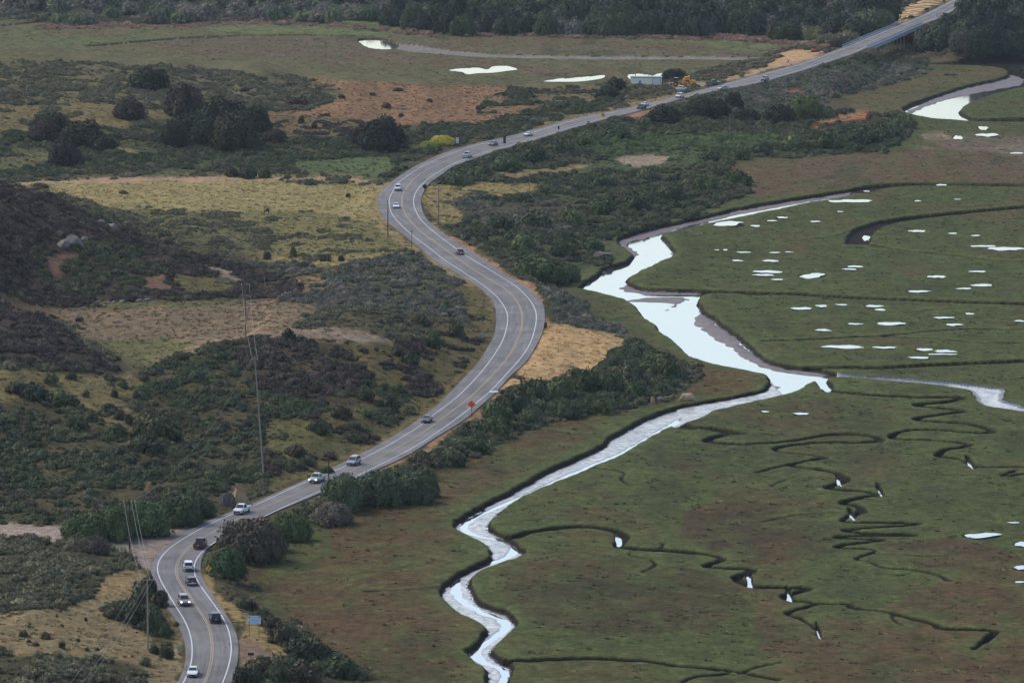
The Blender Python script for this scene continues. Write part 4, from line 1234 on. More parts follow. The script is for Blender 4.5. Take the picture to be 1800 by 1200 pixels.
# ---- grass: tufts over the marsh, the meadows and the dry verges, coloured like the ground they grow from
def tuft(seed):
    g2 = np.random.default_rng(seed); n2 = 22
    a = g2.random(n2) * 6.283; r = np.sqrt(g2.random(n2)) * .8; h = (.5 + .7 * g2.random(n2)); la = g2.random(n2) * 6.283; w2 = .10 + .12 * g2.random(n2)
    b0 = np.stack([r * np.cos(a), r * np.sin(a), 0 * a], 1); side = np.stack([np.cos(la), np.sin(la), 0 * la], 1) * w2[:, None]
    tip = b0 + np.stack([np.cos(a + 1) * .35 * h, np.sin(a + 1) * .35 * h, h], 1)
    v2 = np.stack([b0 - side, b0 + side, tip + side * .4, tip - side * .4], 1).reshape(-1, 3)
    return v2, [(4 * i, 4 * i + 1, 4 * i + 2, 4 * i + 3) for i in range(n2)], np.repeat(.8 + .4 * g2.random(n2), 4)


g = np.random.default_rng(9)
open_ = (dep < .05) & (rd > .6) & (H > -.25) & (U > -40) & (U < 1840) & (V < 1260) & (V > 20)
tg = sstep(.38, .62, fbm(X / 3.5, Y / 6, 141, 3))
rate = np.where(mm, 0.10, 0.22 * (1 - cover)) * np.where(mm, 0.25 + tg, .7) * open_ * (chan > 3.2) * np.where(den == 0, np.where(mm, 1, .0), 1)
cnt = g.poisson(cell * rate); r_, c_ = np.nonzero(cnt); rep = cnt[r_, c_]; r_ = np.repeat(r_, rep); c_ = np.repeat(c_, rep); n = len(r_)
print("grass tufts", n)
ism = mm[r_, c_]
hh = np.where(ism, .07 + .15 * g.random(n) ** 2, .12 + .22 * g.random(n) ** 1.5); ws = np.where(ism, .5 + .7 * g.random(n), .45 + .5 * g.random(n))
scatter_object("grass", np.stack([X[r_, c_] + (g.random(n) - .5) * .5, Y[r_, c_] + (g.random(n) - .5), H[r_, c_] - .03], 1), np.stack([ws, ws, hh], 1),
               np.stack([0 * hh, 0 * hh, g.random(n) * 6.283], 1), g.integers(0, 4, n), np.clip(COL[r_, c_] * np.where(ism[:, None], 1.35 + .9 * g.random((n, 1)), 1.3 + .5 * g.random((n, 1))), 0, 1), [tuft(700 + i) for i in range(4)], scrubm)

# ------------------------------------------------------------------ single plants that can be told apart
def set_plant(name, meshes, u, v, w, h, c, label, cat, group=None, trunk=False, seed=0, jit=.08):
    p = hit(u, v); s = ppm(V_at(p)); r = random.Random(seed * 7919 + int(u * 31 + v))
    rw = w / s / 2; hh = h / s
    colr = (*tint(c, jit, r), 1)
    if trunk:
        t = empty(name, p - Vector((0, 0, .15)), r.uniform(0, 6.28))
        me, tr = r.choice(meshes), r.choice(TRUNK)
        a = link("crown", me, t); a.scale = (rw, rw * r.uniform(.85, 1.1), hh * .97); a.location = (0, 0, hh * .03); a.color = colr
        b_ = link("trunk", tr, t); b_.scale = (rw, rw, hh * .8)
    else:
        t = link(name, r.choice(meshes)); t.location = p - Vector((0, 0, .1)); t.rotation_euler = (0, 0, r.uniform(0, 6.28))
        t.scale = (rw, rw * r.uniform(.85, 1.1), hh); t.color = colr
    return tag(t, label, cat, group)


def V_at(p):
    return float(proj(p[0], p[1], p[2])[1])


DK, DKP, OL, GR, LG, GY, YL = (42, 48, 38), (56, 50, 46), (60, 62, 46), (54, 66, 42), (72, 86, 48), (80, 78, 70), (150, 140, 50)
oaks = [
 (263,156,66,32,DK,"lone low dome-shaped dark oak on the scrubby far hillside"),
 (325,206,76,50,DKP,"tall purple-brown oak at the top of the oak grove"),
 (392,228,92,48,DK,"broad dark oak in the middle of the grove"),
 (448,232,56,40,DK,"dark oak at the right end of the grove beside tan grass"),
 (330,248,70,44,DK,"dark green oak on the left flank of the grove"),
 (412,264,90,58,(50,52,40),"big rounded oak at the lower front of the grove"),
 (306,256,52,38,DK,"small dark oak at the lower left edge of the grove"),
 (368,256,60,44,(44,52,40),"green oak between two bigger oaks in the grove front"),
 (672,266,84,54,(38,42,38),"big dark dome-shaped oak behind the yellow flowering bush"),
 (636,254,44,30,DKP,"brownish oak touching the left side of the big dome oak"),
 (228,208,56,32,DKP,"purple-brown oak standing alone uphill of the left thicket"),
 (88,230,72,30,DK,"dark oak at the upper left of the left thicket"),
 (78,246,56,30,DKP,"purple-brown oak below the upper left thicket oak"),
 (145,258,86,40,DK,"largest dark oak of the left thicket, beside a tan patch"),
 (186,264,44,22,DK,"low dark oak at the right tip of the left thicket"),
 (115,290,56,36,(46,42,42),"round dark oak alone below the left thicket"),
 (480,254,46,22,DKP,"low brown oak trailing right of the grove"),
 (1083,160,36,22,(44,54,42),"dark green tree left of the white building"),
 (1068,172,44,18,(42,52,40),"low dark green tree below the building's left tree"),
 (1184,143,42,20,(38,48,42),"dark green tree right of the white building"),
 (1235,206,58,30,DK,"dark oak below the grey pickup turning onto the highway"),
 (1290,190,36,24,DK,"small dark oak between the highway and the scrub"),
 (1168,216,62,28,DK,"broad dark oak right of the bare orange verge"),
 (1262,204,44,26,(40,48,38),"rounded oak touching its bigger neighbour on the scrub flat"),
 (1412,206,66,34,LG,"light green tree near the orange fenced clearing"),
 (1370,216,60,30,DK,"dark tree left of the light green tree by the clearing"),
 (1310,214,54,22,DK,"dark low tree between utility poles on the scrub flat"),
]
for i, (u, v, w, h, c, lb) in enumerate(oaks):
    set_plant("oak_tree", OAK, u, v, w * 1.06, h * 1.06, tuple(x * .80 for x in c), lb, "tree", "oaks on the slopes", True, i)

willows = [
 (150,948,84,46,GR,"low green willow bush at the corner of the gravel lot"),
 (200,946,74,62,GR,"tall green willow bush behind the double utility pole"),
 (252,938,92,58,(58,72,48),"wide light green willow bush behind the gravel turnout"),
 (312,920,84,50,(50,60,42),"dark green willow bush beside the highway shoulder at the turnout"),
 (350,906,50,38,(46,56,40),"willow bush nearest the rock cut left of the highway"),
 (165,970,58,30,DKP,"dark brown bush between the two gravel areas"),
 (603,886,74,56,(58,68,50),"green willow bush at the shoulder, left end of the roadside row"),
 (660,886,94,62,(54,64,48),"biggest green willow bush in the roadside row above the marsh"),
 (722,882,76,54,(52,60,46),"grey green willow bush right of the biggest roadside bush"),
 (750,872,44,40,(50,60,44),"small willow bush at the right end of the roadside row"),
 (582,920,82,40,(72,66,60),"brown leafless bush below the roadside willow row"),
 (512,946,72,48,GR,"bright green bush between two brown roadside bushes"),
 (440,980,112,74,(60,56,48),"largest dark brown bush on the inside of the bend"),
 (480,965,56,46,(54,58,44),"olive bush tucked against the largest brown bush"),
 (396,1014,68,54,(48,62,42),"round green bush behind the yellow diamond sign"),
 (950,496,98,48,GR,"round green willow on the marsh edge outside the bend"),
 (1000,494,46,26,(48,58,42),"low willow at the right of the round marsh edge willow"),
 (778,254,42,17,(132,126,52),"bush covered in bright yellow flowers above the highway"),
 (754,261,32,14,(104,112,52),"yellow green bush left of the bright flowering bush"),
]
for i, (u, v, w, h, c, lb) in enumerate(willows):
    set_plant("willow_bush", WILLOW, u, v, w * 1.08, h * .92, c, lb, "bush", "large bushes", False, 50 + i)

G1 = "small shrubs dotted over the grassland"
dots = [("dark shrub dotted on the open meadow behind the rocky hill", [(469,456,18,15),(515,452,13,20),(573,459,22,13),(600,459,13,11),(538,469,12,8),(289,418,26,13),(407,310,30,16),(437,313,38,17),(466,313,26,19),(217,341,18,7),(612,346,9,7),(470,372,8,6),(545,325,26,8),(600,322,30,9),(70,330,36,9)]),
 ("dark shrub standing in the reddish grass of the far hill", [(520,185,40,14),(553,226,13,12),(680,190,18,10),(490,246,32,18),(510,150,22,7),(530,216,14,13),(560,178,18,6),(600,172,14,6),(655,168,12,6),(705,205,12,6),(755,180,14,7),(430,160,20,6),(700,160,20,6)]),
 ("dark round shrub on the grassy slope above the gravel lot", [(125,666,22,14),(88,673,32,18),(151,697,16,12),(202,698,17,15),(217,681,16,12),(157,738,36,19),(211,737,22,17),(227,745,18,17),(206,770,44,27),(262,762,62,34),(30,690,40,20),(60,700,50,22),(110,712,60,26),(255,670,20,12),(240,700,18,12),(140,565,16,8),(107,570,20,8),(146,655,10,6),(90,655,8,5),(262,795,50,24),(300,770,44,20)]),
 ("small dark shrub in the dry grass beside the lower highway", [(256,1169,26,15),(293,1156,26,21),(272,1148,20,17),(109,1138,14,12),(80,1123,22,14),(63,1133,14,6),(175,1158,16,8),(153,1143,9,7),(106,1076,7,6),(109,1101,9,6),(151,1091,8,8),(100,1084,7,6),(138,1127,8,7),(51,1128,10,6),(40,1118,20,10),(170,1142,12,6),(310,1100,12,9)]),
 ("dense dark shrub in the thicket between dry grass and highway", [(205,1086,52,24),(240,1096,52,38),(272,1112,44,42),(250,1062,40,40),(284,1066,30,30),(262,1040,34,30),(290,1120,24,30),(225,1075,36,26)]),
 ("dark green shrub on the bank below the white roadside sign", [(500,1132,64,38),(545,1164,76,42),(595,1186,80,36),(470,1196,84,46),(535,1205,90,42),(430,1205,50,34),(460,1090,40,20),(425,1068,26,20),(475,1104,44,24),(520,1150,50,30),(570,1165,60,34),(630,1190,60,24),(440,1070,30,18)]),
 ("shrub on the knoll and roadside slope above the bend", [(508,600,26,22),(700,690,30,16),(640,700,40,22),(600,735,40,22),(680,720,46,26),(560,760,44,22),(620,775,36,16),(520,800,44,18),(720,640,40,22),(760,610,36,24),(800,590,34,24),(740,575,40,20),(575,832,30,14),(540,815,36,16),(780,545,36,18),(700,625,36,18)]),
 ("dark green shrub on the embankment between highway and marsh", [(872,742,60,38),(905,726,64,40),(940,705,60,40),(985,700,60,38),(1030,690,60,40),(1075,690,56,36),(1110,670,56,36),(1150,660,60,40),(1180,668,40,34),(1000,735,50,30),(930,745,50,28),(870,760,50,30),(835,795,50,28),(795,815,46,26),(745,838,46,20),(1060,725,50,26),(1120,700,50,30),(1160,640,40,24)]),
 ("shrub in the thick scrub between upper highway and marsh", [(800,325,44,24),(845,312,50,26),(890,300,54,28),(940,285,54,28),(990,270,50,26),(1040,256,54,26),(1085,245,50,24),(880,405,50,26),(940,400,56,30),(1000,395,56,30),(1060,375,56,28),(1120,370,56,30),(1180,350,56,28),(1240,335,56,28),(1300,325,50,26),(1060,330,50,22),(1140,320,50,24),(920,440,50,28),(990,450,50,26),(1040,440,44,20),(1340,270,50,24),(1400,262,54,26),(1460,260,54,30),(1520,255,60,34),(1560,245,56,30),(1590,225,44,26),(1300,280,44,20),(1250,285,44,20)])]
k = 0
for lb, lst in dots:
    cc = [DK, (48, 56, 40), OL, (52, 50, 42)] if "thick scrub" not in lb and "embankment" not in lb else [(50, 62, 42), (46, 56, 40), (58, 64, 48), (66, 74, 50)]
    if "reddish" in lb: cc = [DKP, DK]
    for (u, v, w, h) in lst:
        k += 1
        set_plant("shrub", SHRUB, u, v, w, h, cc[k % len(cc)], lb, "shrub", lb.replace("shrub", "shrubs", 1), False, 100 + k, .15)

# far wood: the front rows are single trees, everything behind them one mass
frow = []
for row, (dv, dh) in enumerate(((0, 0), (-9, 4), (-19, 6))):
    for u in np.arange(694, 1560, 29 if row == 0 else 33):
        uu = u + rnd.uniform(-10, 10) + row * 9
        vb = np.interp(uu, [690, 800, 1000, 1300, 1420, 1560], [48, 60, 63, 62, 72, 56]) + dv + rnd.uniform(-3, 3)
        if uu > 1440 and vb < 84 - (uu - 1440) * .62 + 8 and uu > 1500: continue
        frow.append((uu, vb, rnd.uniform(38, 62), rnd.uniform(30, 44) + dh))
lbl = ["dark green oak in the front row of the far wood", "dark oak crown behind the front row of the far wood", "oak crown in the third row of the far wood"]
for i, (u, v, w, h) in enumerate(frow):
    grey = rnd.random() < .26
    c = rnd.choice([(76, 78, 74), (70, 68, 66), (82, 84, 72)]) if grey else rnd.choice([(44, 52, 40), (40, 47, 40), (50, 58, 42), (56, 62, 46), (36, 44, 38)])
    set_plant("grey_tree" if grey else "oak_tree", GREYTREE if grey else OAK, u, v, w * (.85 if grey else 1), h * (.8 if grey else 1), c,
              "pale grey leafless tree among the oaks of the far wood" if grey else "dark green oak in the front rows of the far wood", "tree", "grey trees of the far wood" if grey else "oaks of the far wood", True, 300 + i)
for i in range(40):
    u = rnd.uniform(95, 680); v = np.interp(u, [95, 300, 500, 680], [43, 41, 37, 46]) - (i % 3) * 8
    set_plant("grey_tree", GREYTREE, u, v, rnd.uniform(34, 56), rnd.uniform(22, 32), rnd.choice([(78, 84, 66), (74, 74, 68), (68, 78, 60), (86, 84, 76)]),
              "pale grey green willow tree at the far left marsh edge", "tree", "willows at the far left marsh edge", True, 400 + i)
for i in range(44):
    u = rnd.uniform(1622, 1840); row = i % 4
    v = np.interp(u, [1620, 1680, 1760, 1840], [96, 92, 96, 98]) - row * 22 - rnd.uniform(0, 8)
    if v < (1700 - u) * .62 + 30 and u < 1720: continue
    c = rnd.choice([(44, 52, 40), (40, 47, 40), (50, 58, 42), (36, 44, 38), (60, 62, 56)])
    set_plant("oak_tree", OAK, u, v, rnd.uniform(44, 70), rnd.uniform(34, 50), c, "dark oak on the wooded bank right of the bridge", "tree", "oaks right of the bridge", True, 500 + i)
for (u, v, w, h, c) in ((1530,74,66,26,(78,82,62)),(1560,66,50,24,(74,74,64)),(1490,76,56,20,(80,80,62)),(1430,72,60,24,(84,88,62)),(1460,78,50,18,(72,72,60))):
    set_plant("willow_bush", WILLOW, u, v, w, h, c, "pale olive bush between the bridge approach and the far wood", "bush", "bushes by the bridge approach", False, 900)
# the wood behind
fu_, fv_, fw, fh, fc = [], [], [], [], []
P_, Sz, Tn, Wh, Cl = [], [], [], [], []
gg = np.random.default_rng(77)
for _ in range(900):
    u = gg.uniform(-60, 1880); v = gg.uniform(-75, 40)
    lim = np.interp(u, [-60, 90, 300, 500, 680, 700, 1000, 1300, 1420, 1560, 1600, 1640, 1880], [12, 30, 22, 16, 20, 26, 36, 36, 42, 24, -10, 40, 50])
    if v > lim: continue
    if u > 1480 and u < 1770 and v > 88 - (u - 1440) * 0.36 - 40: continue
    p = hit(u, v); s = ppm(max(V_at(p), -60))
    P_.append(p[:]); w = gg.uniform(5.5, 9.0); Sz.append((w, w, gg.uniform(7.5, 11.5) if u > 660 else gg.uniform(6, 9))); Tn.append((0, 0, gg.uniform(0, 6.28))); Wh.append(gg.integers(0, 4))
    pal_ = [(44, 52, 40), (40, 47, 40), (50, 58, 42), (58, 62, 46), (36, 44, 38), (70, 70, 64)] if u > 660 else [(70, 76, 60), (60, 68, 54), (74, 72, 66)]
    c = pal_[gg.integers(0, len(pal_))]; Cl.append(tint(c, .15, random.Random(len(P_))))
woods = scatter_object("woods", np.array(P_), np.array(Sz), np.array(Tn), np.array(Wh), np.array(Cl), [lobe_cloud(260 + i, 26, 80, 0.055, 0.9, tone=.3) for i in range(4)], scrubm)

# ------------------------------------------------------------------ rocks
rockm = simple_mat("weathered_rock", S((112, 108, 104)), 0.9, var=0.45, scale=1.5)
rockt = simple_mat("tan_rock", S((160, 138, 108)), 0.9, var=0.4, scale=1.5)
rockd = simple_mat("dark_rock", S((84, 80, 84)), 0.9, var=0.45, scale=1.5)


def rock(u, v, w, h, mat, label, group=None, seed=0):
    p = hit(u, v); s = ppm(V_at(p)); bm = bmesh.new(); bmesh.ops.create_icosphere(bm, subdivisions=4, radius=1)
    r = random.Random(seed)
    planes = [(Vector((r.gauss(0, 1), r.gauss(0, 1), r.gauss(0, 1))).normalized(), r.uniform(.5, .85)) for _ in range(34)]
    for vt in bm.verts:
        for n_, d in planes:
            e = vt.co.dot(n_) - d
            if e > 0: vt.co -= n_ * e * .95
        vt.co *= 1 + r.uniform(-.035, .035)
    me = bpy.data.meshes.new("boulder"); bm.to_mesh(me); bm.free()
    o = link("boulder", me, mats=[mat]); o.location = p + Vector((0, 0, h / s * .12)); o.scale = (w / s / 1.35, w / s / 1.2, h / s * 1.0); o.rotation_euler = (0, 0, r.uniform(0, 6))
    return tag(o, label, "rock", group)


rock(1180,668,22,17,rockt,"tan boulder at the tip of the scrubby embankment",None,1)
rock(1208,703,30,17,rockt,"largest tan boulder on the creek bank beside the marsh spit",None,2)
rock(1148,708,8,15,rockt,"upright narrow tan rock at the foot of the embankment",None,3)
rock(1160,704,13,11,rockm,"grey boulder beside the upright narrow rock",None,4)
rock(1057,726,7,16,rockt,"tall thin rock standing in front of the embankment shrubs",None,5)
rock(1133,710,7,9,rockm,"small grey rock left of the upright narrow rock",None,6)
for i, (u, v, w, h) in enumerate(((412,885,14,30),(419,888,17,34),(427,888,14,27),(433,886,10,16))):
    rock(u, v, w, h, rockt, "narrow tan rock in the roadside cut behind the white pickup", "tan rocks of the roadside cut", 60 + i)
for i, (u, v, w, h) in enumerate(((392,886,13,20),(398,888,15,27),(405,888,15,33),(410,890,10,18))):
    rock(u, v, w, h, rockd, "narrow dark grey rock left of the tan roadside cut", "dark rocks of the roadside cut", 70 + i)
rock(128,432,30,20,rockm,"largest pale rock outcrop on the rocky hillside",None,11)
rock(111,436,18,16,rockm,"pale rock left of the largest hillside outcrop",None,12)
rock(147,424,16,9,rockm,"narrow pale rock above the largest hillside outcrop",None,13)
rock(194,402,26,11,rockm,"pale outcrop high on the rocky hill's right shoulder",None,14)
rock(178,392,12,8,rockm,"small pale rock near the crest of the rocky hill",None,15)
for i, (u, v, w) in enumerate(((152,534,8),(170,533,11),(190,533,9),(201,532,9),(214,531,11),(245,529,9),(258,528,10))):
    rock(u, v, w, 5, rockm, "pale stone in the line at the foot of the rocky hill", "pale stones at the hill foot", 20 + i)
rock(1058,454,34,16,rockd,"grey rock slab at the river edge below the brown shrub",None,31)

# ------------------------------------------------------------------ utility poles and wires
wood = simple_mat("weathered_pole_wood", S((106, 96, 88)), 0.9, var=0.25); woodd = simple_mat("dark_pole_wood", S((60, 48, 46)), 0.9, var=0.25)
woodl = simple_mat("pale_pole_wood", S((140, 134, 126)), 0.9, var=0.2); glassm = simple_mat("porcelain", S((190, 190, 192)), 0.3)
wirem = simple_mat("wire_metal", S((150, 148, 144)), 0.5, 0.3)


def pole(u, v, vt, label, mat=wood, arms=1, armw=2.2, r=.16, lean=0.0, group="utility poles"):
    p = hit(u, v); s = ppm(V_at(p)); h = (v - vt) / s / cp
    t = empty("utility_pole", p); m = MB(); m.tube([(0, 0, -.5), (lean * h * .5, 0, h * .5), (lean * h, 0, h)], r, r * .62, 10); m.build("pole", mat, t, smooth=False)
    tops = []
    for a in range(arms):
        z = h - .5 - a * 1.1; x0 = lean * z
        MB().box((x0, -.14, z), (armw, .12, .14)).build("crossarm", mat, t)
        xs = [-armw / 2 + .1, armw / 2 - .1] + ([armw * .18] if armw > 1.5 else [])
        for x in xs:
            MB().tube([(x0 + x, -.14, z + .06), (x0 + x, -.14, z + .34)], .07, .05, 8).build("insulator", glassm, t)
            if a == 0: tops.append(p + Vector((x0 + x, -.14, z + .34)))
    tag(t, label, "utility pole", group)
    return tops


t1_ = pole(228,978,878,"tall dark utility pole with wide pale crossarm by the gravel turnout",woodd,1,2.3,.2)
t2_ = pole(260,1140,1014,"grey utility pole in the dry grass left of the lower highway",woodl,1,2.4,.17)
t3_ = pole(432,592,502,"utility pole on the sandy trail at the knoll's crest",wood,1,2.0,.17)
t4_ = pole(464,840,630,"very tall pale utility pole below the knoll near the highway",woodl,1,1.3,.2,-.07)
pole(578,862,800,"dark utility pole rising from the roadside willow bushes",woodd,0)
pole(682,417,353,"dark utility pole on the left shoulder at the upper bend",woodd,0)
pole(771,394,334,"brown utility pole in dry grass inside the upper bend",wood,1,1.3)
pole(724,447,404,"thin utility pole at the scrub edge left of the red car",wood,1,1.2,.11)
pole(702,487,434,"faint thin pole in the scrub above the lower bend",wood,0,1,.1)
pole(575,502,446,"pale thin utility pole in the scrub below the meadow shrubs",woodl,0,1,.12)
pole(467,510,481,"small leaning pole beside the rocky hill's foot",woodl,0,1,.1,-.1)
pole(573,102,73,"utility pole on the near edge of the far left marsh",wood,1,1,.13)
pole(1117,151,96,"tall utility pole with lamp head in front of the white building",woodl,1,2.0,.15)
pole(1140,151,127,"short pale post in front of the white building's right half",woodl,0,1,.12)
pole(1097,293,250,"utility pole beside the bare gravel patch in the scrub",woodl,1,1.4,.13)
pole(1283,249,200,"utility pole in the scrub below the twin dark oaks",woodl,0,1,.13)
pole(1381,192,134,"pale utility pole in scrub left of the orange fenced clearing",woodl,0,1,.13)
pole(931,336,290,"faint utility pole at the left of the tan clearing strip",wood,1,1.2,.1)


def wire(a, b, sag, label, group="overhead wires"):
    pts = [a.lerp(b, t / 16) - Vector((0, 0, sag * 4 * (t / 16) * (1 - t / 16))) for t in range(17)]
    m = MB(); m.tube(pts, .02, .02, 5)
    return tag(m.build("power_line", wirem), label, "power line", group)


for a, b_ in zip(t1_, t2_): wire(a, b_, 1.6, "pale overhead wire from the dark pole to the grey roadside pole", "wires between the two lower poles")
for a in t2_:
    wire(a, a + Vector((-14 + (a.x - t2_[0].x) * .6, -210, 3)), 3.5, "pale overhead wire running from the grey pole out of the picture", "wires leaving the lower pole")
for a, b_ in zip(t3_, t4_): wire(a, b_, 2.2, "pale overhead wire from the knoll pole down to the tall pole", "wires down the knoll")
wire(t4_[0], t1_[1], 4.0, "thin overhead wire from the tall pole to the dark pole")

# ------------------------------------------------------------------ signs
steel = simple_mat("galvanised_steel", S((150, 152, 156)), 0.5, 0.4); blackp = simple_mat("black_paint", S((26, 28, 32)), 0.6)
redor = simple_mat("red_orange_reflective", (1.0, 0.09, 0.04), 0.5, var=.05); amber = simple_mat("amber_reflective", (0.85, 0.40, 0.02), 0.5, var=.05)
whitep = simple_mat("white_paint", S((214, 220, 228)), 0.55, var=.06); paleb = simple_mat("pale_blue_sheet", S((190, 212, 232)), 0.5, var=.05)
inkb = simple_mat("dark_blue_ink", S((54, 80, 118)), 0.6); midb = simple_mat("faded_blue_ink", S((140, 172, 206)), 0.6); greyback = simple_mat("aluminium_back", S((150, 162, 168)), 0.5, .3)
navy = simple_mat("navy_back", S((32, 42, 54)), 0.6)


def sign(u, v, size, hpx, label, mat, shape='diamond', post=wood, sym=None, w=None, extra=None, rz=0.0, posts=1):
    p = hit(u, v); s = ppm(V_at(p)); h = hpx / s
    t = empty("road_sign", p, rz); sz = size / s; ww = (w or size) / s
    m = MB()
    if shape == 'diamond':
        d = sz / 2; pts = [(0, -d), (d, 0), (0, d), (-d, 0)]
        zc = h - d
    elif shape == 'round':
        d = sz / 2; pts = [(d * math.cos(a), d * math.sin(a)) for a in np.linspace(0, 6.283, 17)[:-1]]; zc = h - d
    else:
        d = sz / 2; pts = [(-ww / 2, -d), (ww / 2, -d), (ww / 2, d), (-ww / 2, d)]; zc = h - d
    n_ = len(pts)
    vs = [(x, -.07, zc + z) for x, z in pts] + [(x, -.03, zc + z) for x, z in pts]
    fs = [tuple(range(n_)), tuple(range(2 * n_ - 1, n_ - 1, -1))] + [(i, i + n_, (i + 1) % n_ + n_, (i + 1) % n_) for i in range(n_)]
    m.add(vs, fs).build("panel", mat, t)
    px_ = [0] if posts == 1 else [-ww * .36, ww * .36]
    for x in px_: MB().box((x, 0, (h - .1) / 2 - .2), (.11, .05, h + .2)).build("post", post, t)
    if sym: sym(t, zc, d, ww)
    if extra: extra(t, zc, d)
    return tag(t, label, "road sign")


def arrow_sym(t, zc, d, ww):
    m = MB(); y = -.078
    m.add([(-.07, y, zc - d * .5), (.07, y, zc - d * .5), (.07, y, zc + .05), (-.07, y, zc + .05)], [(0, 1, 2, 3)])
    m.add([(-.22, y, zc + .05), (.22, y, zc + .05), (0, y, zc + d * .55)], [(0, 1, 2)])
    m.build("symbol", blackp, t)


def curve_sym(t, zc, d, ww):
    m = MB(); y = -.078
    m.add([(-.1, y, zc - d * .5), (.06, y, zc - d * .5), (.06, y, zc), (-.1, y, zc)], [(0, 1, 2, 3)])
    m.add([(-.1, y, zc + .01), (.06, y, zc + .01), (.22, y, zc + .22), (.06, y, zc + .26)], [(0, 1, 2, 3)])
    m.add([(.02, y, zc + .32), (.28, y, zc + .12), (.30, y, zc + .42)], [(0, 1, 2)])
    m.build("symbol", blackp, t)


def board_sym(t, zc, d, ww):
    y = -.078
    for sx, w_, h_, px_, pz in ((0, .38, .22, -.36, .33), (0, .42, .24, .36, .36), (0, .18, .3, -.38, -.28)):
        m = MB(); c = (px_ * ww, zc + pz * d * 2)
        m.add([(c[0] + w_ / 2 * math.cos(a) * (1 + .3 * math.cos(3 * a)), y, c[1] + h_ / 2 * math.sin(a) * (1 + .25 * math.sin(2 * a))) for a in np.linspace(0, 6.283, 15)[:-1]], [tuple(range(14))])
        m.build("emblem", inkb, t)
    r = random.Random(3)
    for (x0, x1, z, hh) in ((-.13, .16, .26, .10), (-.28, .36, .02, .12), (-.18, .34, -.26, .10)):
        m = MB(); x = x0
        while x < x1:
            w_ = r.uniform(.018, .045); m.box(((x + w_ / 2) * ww, y, zc + z * d * 2), (w_ * ww, .008, hh)); x += w_ + r.uniform(.008, .016)
        m.build("lettering", midb, t)


def chevrons_plate(t, zc, d):
    MB().box((0, -.05, zc - d - .55), (.55, .04, .6)).build("lower_plate", greyback, t)


sign(829,731,14,28,"red orange diamond construction sign on the right verge",redor,sym=None,post=woodd)
sign(367,1016,12,24,"amber diamond warning sign beside the round green bush",amber,sym=curve_sym,post=steel)
sign(447,1117,15,36,"white and pale blue board on two posts in roadside grass",paleb,'rect',woodl,board_sym,w=23,posts=2)
sign(441,1167,5,21,"small dark maroon board on one post at the dirt pullout",simple_mat("maroon_board", S((64,44,50)),.7),'rect',woodd,None,w=11)
sign(1060,214,9,16,"amber diamond sign with black symbol beside the upper highway",amber,sym=arrow_sym,post=steel)
sign(747,339,10,16,"black backed diamond sign inside the upper bend",blackp,post=wood)
sign(887,259,12,19,"black backed upright sign right of the dark upper car",blackp,'rect',steel,None,w=4.5)
sign(804,256,10,14,"white tilted board beside the yellow flowering bush",whitep,'rect',steel,None,w=5)
sign(849,603,9,19,"pale backed diamond sign on the grass inside the lower bend",greyback,post=wood)
sign(605,800,7,17,"pale backed diamond sign with a plate below on left verge",greyback,post=steel,extra=chevrons_plate)
sign(959,578,9,11,"dark narrow marker post sign on the outside of the bend",blackp,'rect',blackp,None,w=5)
sign(982,233,5,11,"tiny dark marker sign right of the small white upper car",blackp,'rect',steel,None,w=3)
sign(823,427,9,13,"navy round backed sign in the scrub right of the bend",navy,'round',steel)
sign(315,1150,8,15,"small grey plate sign on the grass left of the lower road",greyback,'rect',steel,None,w=7)
sign(566,861,8,12,"white marker board in front of the roadside willow bushes",whitep,'rect',steel,None,w=5)
sign(1648,36,8,13,"pale white sign beside the road beyond the bridge",whitep,'rect',steel,None,w=6)

# small wooden frame on the meadow
p = hit(468, 376); t = empty("fence_stile", p)
for x in (-.6, .6): MB().box((x, 0, 1.0), (.14, .14, 2.2)).build("post", woodd, t)
for z in (.9, 1.7): MB().box((0, -.09, z), (1.5, .06, .16)).build("rail", woodd, t)
tag(t, "small dark wooden frame standing on the yellow green meadow", "fence")


def fence(name, pts, h, label, panel, gap=3.0, solid=True):
    w3 = [hit(u, v) for u, v in pts]
    t = empty(name, w3[0]); o = w3[0]; m = MB(); fp = []
    for a, b_ in zip(w3[:-1], w3[1:]):
        n_ = max(1, int((b_ - a).length / gap))
        for i in range(n_): fp.append(a.lerp(b_, i / n_))
    fp.append(w3[-1])
    for q in fp: MB().box((q.x - o.x, q.y - o.y, q.z - o.z + h / 2), (.07, .07, h + .3)).build("post", woodd, t)
    for a, b_ in zip(fp[:-1], fp[1:]):
        a0, b0 = a - o, b_ - o
        m.add([(a0.x, a0.y, a0.z), (b0.x, b0.y, b0.z), (b0.x, b0.y, b0.z + h), (a0.x, a0.y, a0.z + h * .95), (a0.x, a0.y + .03, a0.z), (b0.x, b0.y + .03, b0.z), (b0.x, b0.y + .03, b0.z + h), (a0.x, a0.y + .03, a0.z + h * .95)],
              [(0, 1, 2, 3), (7, 6, 5, 4), (3, 2, 6, 7)])
    m.build("mesh_panel", panel, t)
    return tag(t, label, "fence")


